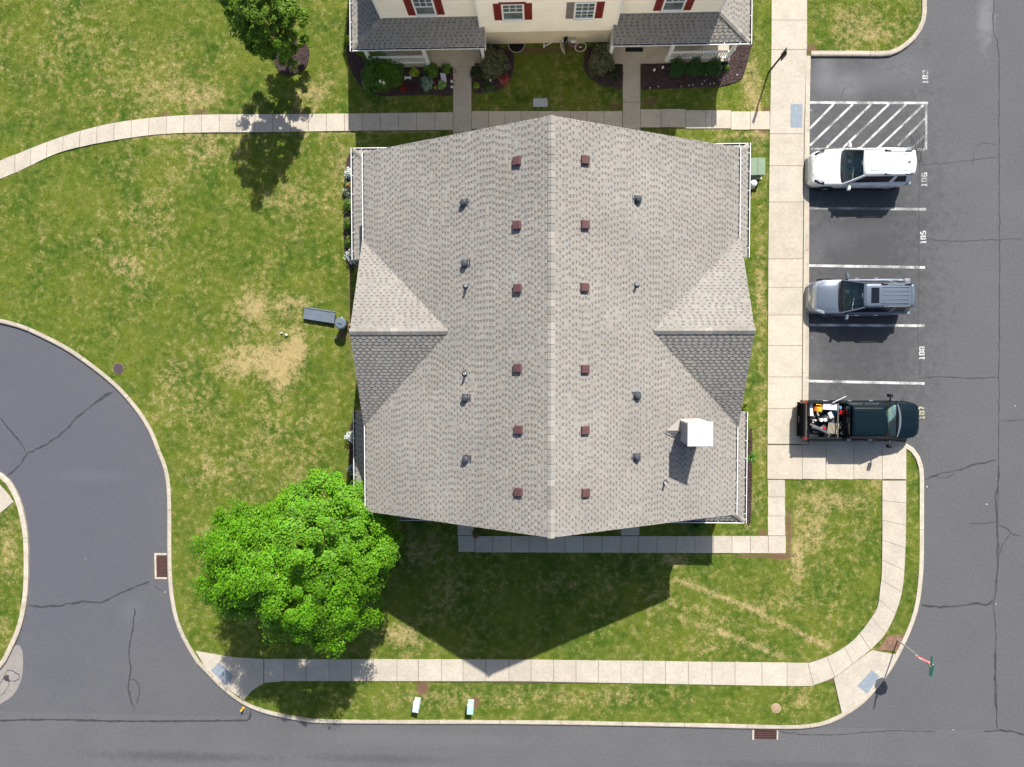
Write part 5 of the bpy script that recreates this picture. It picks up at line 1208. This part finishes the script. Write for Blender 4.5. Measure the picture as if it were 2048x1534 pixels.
shrub('yellow_plant', 'yellow-green leafy plant by the left porch skirt', 'plant', 829, 145, .1, .24, .35, 240, .10, YL, seed=4)
shrub('hosta', 'round green broad-leaved plant below the middle porch post', 'plant', 864, 143, .1, .36, .4, 260, .16, [(1.6, 1.5, 1.2), (1, 1.2, .9)], seed=5)
shrub('hosta', 'smaller green broad-leaved plant against the left path', 'plant', 893, 139, .1, .24, .35, 160, .14, [(1.6, 1.5, 1.2), (1, 1.2, .9)], seed=6)
shrub('silver_plant', 'silver-grey leafy mound in the left bed', 'plant', 855, 168, .1, .34, .45, 520, .08, SV, seed=7)
shrub('variegated_plant', 'pale variegated plant under the small sign', 'plant', 884, 170, .1, .25, .3, 260, .09, [(4.6, 3.3, 10), (1.2, 1.3, 2), (3, 2.6, 5)], seed=8)
shrub('red_flowers', 'bright red flower clump at the front of the left bed', 'flowers', 806, 177, .1, .20, .2, 150, .07, [(.45, .02, .03), (.3, .02, .03)], m='petal', seed=9)
shrub('dark_red_plant', 'low dark red foliage beside the silver mound', 'flowers', 825, 176, .1, .36, .15, 240, .07, [(.14, .035, .045), (.07, .035, .035)], m='petal', seed=10)
shrub('purple_flowers', 'dark magenta flowers under the small sign', 'flowers', 871, 163, .1, .18, .2, 120, .07, [(.12, .01, .06), (.18, .02, .03)], m='petal', seed=11)
shrub('yellow_flower', 'single yellow flower between silver and variegated plants', 'flowers', 871, 176, .1, .07, .16, 50, .06, [(.65, .60, .05)], m='petal', seed=12)
shrub('cream_flowers', 'cream flowers at the lower edge of the big porch bush', 'flowers', 753, 180, .1, .14, .2, 60, .07, [(.6, .6, .4), (.2, .3, .08)], m='petal', seed=13)
shrub('brown_shrub', 'tall olive-brown shrub at the right end of the left porch', 'bush', 988, 133, .1, .72, 1.45, 3000, .10, BR, seed=14, up=.5)
shrub('brown_shrub', 'tall olive-brown shrub at the left end of the right porch', 'bush', 1200, 130, .1, .62, 1.5, 2600, .10, BR, seed=15, up=.5)
shrub('dark_shrub', 'low blackish shrub between left path and brown shrub', 'bush', 958, 145, .1, .42, .4, 600, .09, [(.35, .28, .9), (.5, .4, 1.2)], seed=16)
shrub('dark_shrub', 'low blackish shrub filling the corner left of the right path', 'bush', 1226, 145, .1, .45, .25, 600, .08, [(.35, .28, .9), (.45, .36, 1.1)], seed=17)
shrub('coral_flowers', 'coral pink flowers at the curved edge of the middle bed', 'flowers', 1009, 160, .1, .30, .22, 320, .07, [(.62, .16, .13), (.45, .10, .09)], m='petal', seed=18)
shrub('violet_flowers', 'violet flowers beside the lawn in the middle bed', 'flowers', 1018, 128, .1, .2, .3, 200, .06, [(.14, .02, .30), (.09, .02, .2)], m='petal', seed=19)
shrub('white_flowers', 'white flowers on the right flank of the brown shrub', 'flowers', 1012, 137, .1, .12, .5, 60, .06, [(.6, .6, .6)], m='petal', seed=20)
shrub('yellow_plant', 'small yellow-green plant at the foot of the middle bed', 'plant', 953, 172, .1, .17, .2, 110, .08, YL, seed=21)
shrub('grey_plant', 'soft grey-green plant low in the middle bed', 'plant', 976, 175, .1, .32, .2, 260, .07, [(1.3, 1.0, 2.6), (.9, .9, 2)], seed=22)
for k, (u, lb) in enumerate(((1354, 'dark round evergreen shrub, left of three under the right railing'), (1388, 'dark round evergreen shrub, middle of three under the right railing'), (1425, 'dark round evergreen shrub, right of three under the right railing'))):
    shrub('evergreen_shrub', lb, 'bush', u, 138, .1, .46, .75, 1500, .065, [(.45, .62, .9), (.3, .45, .7), (.6, .8, 1)], group='evergreens under the right railing', seed=40 + k)
shrub('corner_flowers', 'low green plant in sun at the corner of the right porch', 'plant', 1452, 138, .1, .18, .3, 140, .07, GR, seed=44)
# narrow beds along the left wall of the central house
WH = [(1, 1, 1), (.95, .97, 1), (.85, .9, .95), (.12, .22, .05)]
for k, (u, v, r, h, c, lb, m) in enumerate([(699, 350, .30, .7, WH, 'white hydrangea at the top of the narrow left bed', 'petal'), (698, 374, .20, .5, [(.62, .25, .15), (.1, .2, .03)], 'salmon flowers in the narrow left bed', 'petal'),
        (691, 385, .22, .4, [(.6, .6, .5), (.08, .18, .03)], 'small white flowers beside the salmon ones', 'petal'), (694, 372, .24, .4, GR, 'small green bush by the salmon flowers', 'leaf2'), (696, 412, .36, .6, GR, 'green bush under the upper left eave, first below the flowers', 'leaf2'),
        (697, 450, .34, .7, GR, 'leafy green bush halfway down the narrow left bed', 'leaf2'), (699, 486, .32, .6, GR, 'yellow-green bush near the lower end of the narrow left bed', 'leaf2'), (704, 514, .42, .8, WH, 'white hydrangea at the lower end of the upper gutter', 'petal'),
        (702, 872, .34, .7, WH, 'white hydrangea at the top of the lower left bed', 'petal'), (704, 938, .28, .6, [(.5, .6, .6), (.1, .2, .12)], 'pale bluish plant halfway down the lower left bed', 'petal')]):
    shrub('side_bush' if m == 'leaf2' else 'flowering_bush', lb, 'bush' if m == 'leaf2' else 'flowers', u + 4, v, .1, r, h, 420, .085, c, m=m, seed=60 + k)
shrub('potted_plant', 'small bright green plant left of the lower path stub', 'plant', 906, 1068, .12, .22, .35, 160, .10, [(2.2, 1.7, .9), (1.3, 1.3, .8)], seed=75)
shrub('flowering_plant', 'small plant with pink blooms right of the lower path stub', 'plant', 953, 1067, .12, .22, .35, 130, .10, [(1.9, 1.4, .9), (1.1, 1.1, .8), (3.5, .45, 4)], seed=76)
shrub('fountain_grass', 'arching green grass clump at the lower right gutter', 'plant', 1392, 1045, .12, .62, .75, 240, .045, [(1.2, 1.35, 1.6), (.9, 1.1, 1.2)], spiky=True, seed=77)
shrub('fern', 'small pale striped plant by the lower right eave', 'plant', 1502, 914, .12, .36, .3, 60, .05, [(1.9, 2.2, 2.6)], spiky=True, seed=78)
shrub('weed', 'tall yellow-green weed at the right wall above the lower gutter', 'plant', 1487, 812, .12, .24, .5, 60, .05, YL, spiky=True, seed=79)
shrub('gutter_plant', 'low leafy plant half hidden under the lower left gutter', 'plant', 838, 1045, .12, .4, .4, 220, .09, [(.9, .9, .9)], seed=80)
shrub('eave_plant', 'yellow-green plant at the left corner of the upper house', 'plant', 700, 82, .12, .25, .4, 120, .1, YL, seed=81)

# ------------------------------------------------------------------ yard objects
def simple(name, label, cat, u, v, z0=.12, rz=0.0, group=None):
    p = at(u, v, z0); return thing(name, label, cat, (p.x, p.y, z0), rz, group)
M['slate'] = mat('slate blue plastic', (.13, .16, .205), rough=.5, var=.12, vscale=4)
M['green_box'] = mat('pale green enclosure', (.19, .27, .18), rough=.55, var=.08, vscale=3)
M['mint'] = mat('sun bleached mint plastic', (.42, .66, .56), rough=.5)
M['mint2'] = mat('pale aqua plastic', (.55, .68, .70), rough=.5)
M['rust'] = mat('rusty grate', (.10, .05, .045), rough=.8, var=.3, vscale=9)
M['stonew'] = mat('white painted stone', (.72, .72, .72), rough=.7)
t = simple('storage_bench', 'slate blue lidded storage bench lying on the lawn left of the house', 'storage box', 641, 631, .12, -.155)
MB().bbox(-.74, .74, -.26, .26, .0, .17, .02).build('tub', M['blackplastic'], t); MB().bbox(-.79, .79, -.30, .22, .17, .215, .015).build('lid', M['slate'], t)
MB().bbox(-.60, .58, .235, .31, .15, .235, .02).build('hinge_bar', M['slate'], t); MB().bbox(-.79, -.64, .235, .31, .15, .235, .02).build('hinge', M['slate'], t); MB().bbox(.62, .79, .235, .31, .15, .235, .02).build('hinge', M['slate'], t)
t = simple('trash_can', 'round slate grey lidded bin standing against the left wall', 'bin', 690, 648, .12)
MB().lathe([(.20, 0), (.25, .75), (.27, .78)], 20).build('bin_body', M['blackplastic'], t); MB().lathe([(.29, .78), (.29, .83), (.24, .87), (.02, .89)], 20).build('lid', M['slate'], t); MB().tube([(-.13, .05, .87), (0, .0, .93), (.13, -.05, .87)], .02, 6).build('handle', M['slate'], t)
for s in (-1, 1): MB().bbox(-.04 + s * .06, .04 + s * .06, s * .28 - .03, s * .28 + .03, .72, .80, .01).build('clip', M['mint'], t)
t = simple('hose_reel', 'coiled tan garden hose at the wall beside the bin', 'hose', 703, 656, .12)
for k in range(4): MB().tube([(.20 * math.cos(a) * (1 - .1 * k), .20 * math.sin(a) * (1 - .1 * k), .03 + .03 * k) for a in np.linspace(0, 2 * math.pi, 19)], .014, 5, cap=False).build('coil', M['stonew'] if k == 0 else mat('tan hose', (.32, .20, .10), rough=.6), t)
MB().lathe([(.06, 0), (.05, .25)], 10, (0, .02, 0)).build('reel_hub', M['black_trim'], t)
for (u, v, r, lb) in ((563, 666, .055, 'small grey ball, left of the pair on the dry lawn'), (573, 670, .07, 'small white ball, right of the pair on the dry lawn'), (672, 675, .075, 'white ball on the lawn just below the bench and bin')):
    p = at(u, v, .16); o = MB().lathe([(r * math.sin(a), r - r * math.cos(a)) for a in np.linspace(.2, 2.95, 7)], 12).build('ball', M['stonew'] if 'white' in lb else M['pvc'], smooth=True); o.location = (p.x, p.y, .11); tag(o, lb, 'ball', 'balls on the lawn')
def manhole(u, v, r, ring, lid, lb):
    t = simple('manhole', lb, 'manhole cover', u, v, .10); MB().lathe([(r * 1.18, 0), (r * 1.16, .03), (r, .035), (r, .02)], 24).build('ring', ring, t)
    c = MB().lathe([(r * .97, .0), (r * .97, .03), (r * .3, .035)], 24).build('cover', lid, t)
    for k in range(6): a = k * 1.047; MB().bbox(r * .55 * math.cos(a) - .03, r * .55 * math.cos(a) + .03, r * .55 * math.sin(a) - .015, r * .55 * math.sin(a) + .015, .03, .04, .003).build('stud', lid, c)
manhole(237.5, 737, .25, mat('manhole ring', (.16, .12, .11), rough=.8), mat('dark iron cover', (.075, .055, .06), rough=.6, var=.2, vscale=8), 'dark iron manhole cover set in the lawn above the left road')
manhole(1552, 1416, .21, mat('tan ring', (.42, .34, .22), rough=.9), mat('clay cover', (.36, .25, .16), rough=.9, var=.2, vscale=6), 'round clay coloured cover in the bottom grass strip')
def drain(px, lb, nx, ny, kerbside):
    a, b, c, d = [at(*q, 0.0) for q in px]; cen = (a + c) / 2; t = thing('storm_drain', lb, 'drain', (cen.x, cen.y, 0)); hx, hy = abs(b.x - a.x) / 2, abs(d.y - a.y) / 2
    MB().box(-hx, hx, -hy, hy, -.10, .006).build('pit', M['darkhole'], t)
    for x0, x1, y0, y1 in kerbside(hx, hy): MB().box(x0, x1, y0, y1, -.05, .035).build('frame', M['kerb'], t)
    for i in range(nx + 1): x = -hx + 2 * hx * i / nx; MB().box(max(-hx, x - .011), min(hx, x + .011), -hy, hy, .008, .030).build('grate_bar', M['rust'], t)
    for j in range(ny + 1): y = -hy + 2 * hy * j / ny; MB().box(-hx, hx, max(-hy, y - .016), min(hy, y + .016), .009, .028).build('cross_bar', M['rust'], t)
drain([(313.5, 1110), (334, 1110), (334, 1154), (313.5, 1154)], 'rust red storm drain grate in a pale frame at the left kerb', 8, 16, lambda x, y: [(-x - .10, -x, -y - .10, y + .10), (-x, x, y, y + .10), (-x, x, -y - .10, -y)])
drain([(1508, 1460), (1553, 1460), (1553, 1477), (1508, 1477)], 'rusty storm drain grate at the bottom kerb', 16, 4, lambda x, y: [(-x - .10, -x, -y - .06, y), (x, x + .07, -y - .03, y)])
for u, v, m, rz, lb in ((835, 1402, 'mint2', -.12, 'pale aqua utility pedestal with bare soil above it in the bottom grass strip'), (942, 1406, 'mint', -.04, 'mint green utility pedestal, the right of two in the bottom grass strip')):
    t = simple('utility_pedestal', lb, 'utility box', u, v + 3, .10, rz, 'utility pedestals in the bottom strip')
    MB().bbox(-.15, .15, -.27, .27, 0, .08, .02).build('base', M[m], t)
    b = MB(); b.bbox(-.14, .14, -.24, .24, .08, .50, .05); b.build('cabinet', M[m], t); MB().bbox(-.16, .16, -.27, .27, .48, .56, .04).build('cap', M[m], t); MB().box(-.145, -.14, -.03, .03, .3, .36).build('lock', M['black_trim'], t)
t = simple('transformer', 'pale green electrical transformer box by the right gutter', 'utility box', 1506, 340, .12)
MB().box(-.42, .42, -.46, .42, -.02, .04).build('pad', M['conc'], t); MB().bbox(-.36, .36, -.38, .38, .04, .62, .02).build('cabinet', M['green_box'], t); MB().bbox(-.39, .02, -.41, .41, .62, .66, .01).build('lid', M['green_box'], t); MB().bbox(.028, .39, -.41, .41, .62, .655, .01).build('lid', M['green_box'], t)
MB().box(.10, .18, -.395, -.38, .3, .5).build('handle', M['black_trim'], t)
t = simple('meter_pedestal', 'rounded off-white pedestal just below the green transformer', 'utility box', 1501, 372, .12)
MB().lathe([(.17, 0), (.17, .5), (.14, .60), (.05, .64)], 18).build('pedestal_body', M['pvc'], t, smooth=False); MB().bbox(-.10, .10, -.19, -.16, .2, .4, .01).build('door', M['pvc'], t)
t = simple('fire_marker', 'small yellow capped marker in the road by the lower left kerb', 'marker', 487, 1416, .0)
MB().lathe([(.07, 0), (.07, .03), (.045, .06), (.045, .26)], 12).build('post', C_['yellow'], t); MB().lathe([(.055, .26), (.055, .31), (.02, .34)], 12).build('cap', C_['yellow'], t)
def rock(name, lb, cat, u, v, pts, h, m):
    p = at(u, v, .12); o = MB(); n = len(pts); o.prism(pts, 0, h); q = o.build(name, m); q.location = (p.x, p.y, .118); return tag(q, lb, cat)
rock('bone_stone', 'white dog-bone shaped stone on the dark mulch', 'ornament', 816, 156, smooth([(-.10, .05), (-.13, .09), (-.17, .06), (-.15, .0), (-.17, -.07), (-.13, -.09), (-.09, -.05), (.09, -.05), (.13, -.09), (.17, -.06), (.15, 0), (.17, .07), (.13, .09), (.09, .05), (-.10, .05)], 3)[:-1], .06, M['stonew'])
rock('stepping_slab', 'pale grey rectangular slab in the shaded lawn below the bicycle', 'slab', 1081, 205, [(-.36, -.21), (.33, -.21), (.36, -.12), (.32, .19), (.24, .20), (.15, .18), (-.30, .20), (-.36, .16)], .035, mat('blue grey stone', (.40, .43, .47), rough=.9, var=.1, vscale=6))
rock('mulch_stone', 'long tan stone on the curved mulch beside the left lawn', 'stone', 728, 171, smooth([(-.12, .16), (-.04, .20), (.10, -.12), (.14, -.22), (.02, -.18), (-.12, .16)], 3)[:-1], .07, mat('tan stone', (.24, .19, .13), rough=.9, var=.3, vscale=8))
t = simple('garden_sign', 'small lilac sign plate leaning in the left bed', 'sign', 888, 158, .12, .12)
sg_ = MB(); sg_.add([(-.13, -.14, .10), (.13, -.20, .10), (.13, .12, .30), (-.13, .20, .30), (-.13, -.14, .085), (.13, -.20, .085), (.13, .12, .285), (-.13, .20, .285)], [(0, 1, 2, 3), (7, 6, 5, 4), (0, 4, 5, 1), (1, 5, 6, 2), (2, 6, 7, 3), (3, 7, 4, 0)]); sg_.build('plate', mat('lilac plate', (.52, .46, .58), rough=.5), t); MB().tube([(0, 0, 0), (0, 0, .19)], .01, 5).build('stake', M['black_trim'], t)
for u, v, lb in ((903, 162, 'white ornament against the left path edge'), (980, 160, 'small white figurine in the middle bed'), (1309, 139, 'small white figurine alone on the right bed'), (1326, 134, 'white pebble right of the lone figurine'), (903, 173, 'white pebble at the lower end of the left bed'), (760, 162, 'white knob in the big porch bush'), (767, 165, 'second white knob in the big porch bush')):
    p = at(u, v, .12); hi = 1.12 if 'knob' in lb else .13; o = MB().lathe([(.03, 0), (.06, .04), (.05, .12), (.025, .17), (.035, .20), (.01, .24)], 9).build('ornament', M['stonew']); o.location = (p.x * (HGT - hi) / HGT, p.y * (HGT - hi) / HGT, hi); tag(o, lb, 'ornament')
R_ = random.Random(4); tt = MB()
for u, v in [(1386, 170), (1378, 171), (1404, 168), (1409, 162), (1420, 168), (1412, 149), (1362, 173), (1317, 173), (1300, 176), (1428, 167), (1440, 160), (1470, 100), (1474, 150)]:
    p = at(u, v, .13); tt.lathe([(.035, 0), (.03, .03), (.01, .04)], 6, (p.x, p.y, .12))
tag(tt.build('scattered_petals', M['stonew']), 'scattered white petals on the right mulch bed', kind='stuff')
mp = [at(u, v, .22) for u, v in ((1251, 95), (1286, 95), (1286, 103.5), (1251, 103.5))]
tag(MB().prism([(p.x, p.y) for p in mp], .212, .225).build('door_mat', M['black_trim']), 'black door mat on the right porch', 'mat')
# window well and downpipe end at the foot of the upper house
p = at(1033, 89, .12); t = thing('window_well', 'half round dark window well at the wall of the upper house', 'window well', (p.x, 15.41, .1))
arc = [(.40 * math.cos(a), -.42 * math.sin(a)) for a in np.linspace(0, math.pi, 15)]; MB().prism(arc, -.02, .03).build('well', M['darkhole'], t)
MB().tube([(x, y, .08) for x, y in arc], .025, 6).build('rim', mat('galvanised rim', (.38, .36, .30), rough=.5), t)
t = simple('downspout', 'white downspout elbow lying at the wall between the brown shrubs', 'downspout', 1088, 92, .12)
MB().tube([(-.0, .25, .0), (0, .05, .03), (0, -.10, .03)], .04, 6).build('pipe', M['white'], t); MB().tube([(.0, -.02, .03), (.36, .12, .06)], .03, 6).build('spout', M['white'], t)
# bicycle leaning on the wall
def bike():
    a, b = at(1125, 97, .34), at(1162, 98, .36); t = thing('bicycle', 'pink and purple bicycle with cream tyres leaning at the upper house wall', 'bicycle', (a.x, a.y, .1)); o = Vector((a.x, a.y, .1)); R0 = .27
    w1, w2 = Vector((0, .0, .30)), Vector((b.x - a.x - .02, .03, .30)); cr = mat('cream tyre', (.62, .56, .42), rough=.7); pk = mat('purple pink frame', (.30, .07, .26), rough=.4)
    for c, yaw, tl in ((w1, 1.85, .35), (w2, .05, .42)):
        d = Vector((math.cos(yaw), math.sin(yaw), 0)); u = Vector((-d.y * math.sin(tl), d.x * math.sin(tl), math.cos(tl)))
        wl = MB().tube([c + d * R0 * math.cos(k) + u * R0 * math.sin(k) for k in np.linspace(0, 2 * math.pi, 25)], .024, 6, cap=False).build('wheel', cr, t)
        sp = MB()
        for k in range(8): sp.tube([c, c + (d * math.cos(k * .785) + u * math.sin(k * .785)) * R0], .004, 4)
        sp.tube([c - d * .03, c + d * .03], .03, 6); sp.build('spokes', M['chrome'], wl)
    hd, st, bb = Vector((.20, .16, .72)), Vector((.52, .12, .70)), Vector((.50, .05, .30))
    for n, A, B_, r in (('top_tube', hd - Vector((0, 0, .12)), st - Vector((0, 0, .1)), .02), ('down_tube', hd - Vector((0, 0, .18)), bb, .024), ('seat_tube', st, bb, .02), ('fork', hd, w1, .018), ('chain_stay', bb, w2, .016), ('seat_stay', st - Vector((0, 0, .1)), w2, .013)): MB().tube([A, B_], r, 6).build(n, pk, t)
    MB().tube([hd + Vector((-.10, -.22, .12)), hd + Vector((.02, -.06, .16)), hd + Vector((.05, .10, .16)), hd + Vector((-.02, .24, .12))], .014, 6).build('handlebar', M['chrome'], t)
    MB().bbox(st.x - .14, st.x + .13, st.y - .07, st.y + .07, .70, .77, .03).build('saddle', M['stonew'], t); MB().bbox(hd.x - .16, hd.x + .06, hd.y - .10, hd.y + .14, .62, .80, .03).build('basket', M['black_trim'], t)
    MB().tube([bb + Vector((0, -.1, -.1)), bb, bb + Vector((0, .1, .1))], .015, 5).build('crank', M['black_trim'], t)
bike()

# ------------------------------------------------------------------ street signs
M['post'] = mat('dark steel post', (.03, .028, .026), rough=.6); M['galv'] = mat('galvanised post', (.42, .42, .40), rough=.5, metal=.3)
M['signback'] = mat('dull sign back', (.09, .09, .085), rough=.6, var=.3, vscale=9); M['signred'] = mat('sign red', (.52, .025, .035), rough=.4); M['signwhite'] = mat('sign white', (.75, .75, .75), rough=.4)
M['signgreen'] = mat('sign green', (.03, .30, .24), rough=.4)
p = at(1537, 145, .12); t = thing('parking_sign', 'dark post with two small sign plates on the edge of the wide pavement', 'sign post', (p.x, p.y, .1))
MB().box(-.03, .03, -.035, .035, 0, 2.45).build('post', M['post'], t)
for z0, z1, wd in ((1.95, 2.42, .17), (1.66, 1.92, .17)):
    o = MB().box(.032, .042, -wd, wd, z0, z1).build('sign_plate', M['signback'], t)
    MB().box(.0425, .0445, -wd + .01, wd - .01, z0 + .01, z1 - .01).build('sign_face', M['signwhite'], o)
p = at(1795, 1280, .12); t = thing('stop_sign', 'red octagonal stop sign with green street name blades at the lower right corner', 'sign', (p.x, p.y, .1))
MB().tube([(0, 0, 0), (0, 0, 3.0)], .035, 8).build('post', M['galv'], t)
yaw = math.radians(-24); MS = Matrix.Rotation(yaw, 4, 'Z'); zc = 2.42; rr_ = .40
oc = [(rr_ * math.cos(math.pi / 8 + k * math.pi / 4), zc + rr_ * math.sin(math.pi / 8 + k * math.pi / 4)) for k in range(8)]
def plate(pts, y0, y1, name, m, par, M4=MS):
    mb = MB(); n = len(pts); mb.add([M4 @ Vector((x, y0, z)) for x, z in pts] + [M4 @ Vector((x, y1, z)) for x, z in pts], [tuple(range(n)), tuple(range(2 * n - 1, n - 1, -1))] + [(i, n + i, n + (i + 1) % n, (i + 1) % n) for i in range(n)]); return mb.build(name, m, par)
sp_ = plate(oc, .040, .046, 'octagon_plate', M['signwhite'], t); plate([(x * .94, zc + (z - zc) * .94) for x, z in oc], .0465, .049, 'red_face', M['signred'], sp_)
def letters(txt, size, M4, par, m, name='lettering'):
    cu = bpy.data.curves.new('lettering', 'FONT'); cu.body = txt; cu.size = size; cu.align_x = 'CENTER'; cu.align_y = 'CENTER'; cu.offset = .006 * size / .2; cu.extrude = .001
    tmp = bpy.data.objects.new('tmp', cu); COL.objects.link(tmp); bpy.context.view_layer.update(); me = bpy.data.meshes.new_from_object(tmp.evaluated_get(bpy.context.evaluated_depsgraph_get())); bpy.data.objects.remove(tmp); bpy.data.curves.remove(cu)
    me.transform(M4); me.materials.clear(); me.materials.append(m); o = bpy.data.objects.new(name, me); COL.objects.link(o); o.parent = par; return o
letters('STOP', .27, MS @ Matrix.Translation((0, .051, zc)) @ Matrix.Rotation(math.pi, 4, 'Z') @ Matrix.Rotation(math.pi / 2, 4, 'X'), sp_, M['signwhite'])
MG = Matrix.Rotation(math.radians(84), 4, 'Z')
o = plate([(-.46, 2.90), (.46, 2.90), (.46, 3.06), (-.46, 3.06)], -.006, .006, 'street_blade', M['signgreen'], t, MG)
o = plate([(-.40, 3.08), (.12, 3.08), (.12, 3.22), (-.40, 3.22)], -.006, .006, 'street_blade', M['signgreen'], t, Matrix.Rotation(math.radians(80), 4, 'Z'))
MB().lathe([(.05, 2.86), (.05, 2.92), (.03, 3.08)], 8).build('bracket', M['galv'], t)

# ------------------------------------------------------------------ grass blades over the lawn
rng = np.random.default_rng(99)
NB = 340000
x = rng.uniform(-29, 20.5, NB); y = rng.uniform(-19.3, 20.2, NB)
ok = pip(main_poly, x, y) | pip(isl_poly, x, y)
ok &= ~((abs(x - CX) < 7.3) & (abs(y - CY) < 7.2)) & ~((abs(x - CX) < 8.6) & (y > 15.5))
for q in NOGRASS:
    lo, hi = q.min(0), q.max(0); m = ok & (x > lo[0]) & (x < hi[0]) & (y > lo[1]) & (y < hi[1])
    if m.any(): i = np.nonzero(m)[0]; ok[i[pip(q, x[i], y[i])]] = False
x, y = x[ok], y[ok]; d, g = fields(x, y); keep = rng.random(len(x)) > g * .9; x, y, d, g = x[keep], y[keep], d[keep], g[keep]; n = len(x)
hgt = rng.uniform(.015, .035, n); a = rng.uniform(0, 2 * math.pi, n); w = rng.uniform(.02, .05, n); lean = rng.uniform(1.6, 3.6, n); z = .09 + lumps(x, y); b = rng.uniform(0, 2 * math.pi, n)
A = np.stack([x - np.cos(a) * w, y - np.sin(a) * w, z], 1); B_ = np.stack([x + np.cos(a) * w, y + np.sin(a) * w, z], 1); T = np.stack([x + np.cos(b) * hgt * lean, y + np.sin(b) * hgt * lean, z + hgt], 1)
o = quads('grass_blades', np.stack([A, B_, T], 1), np.stack([d, g, 0 * d], 1), M['grass'], kind='stuff', nv=3); o['label'] = 'short grass blades covering the lawns'
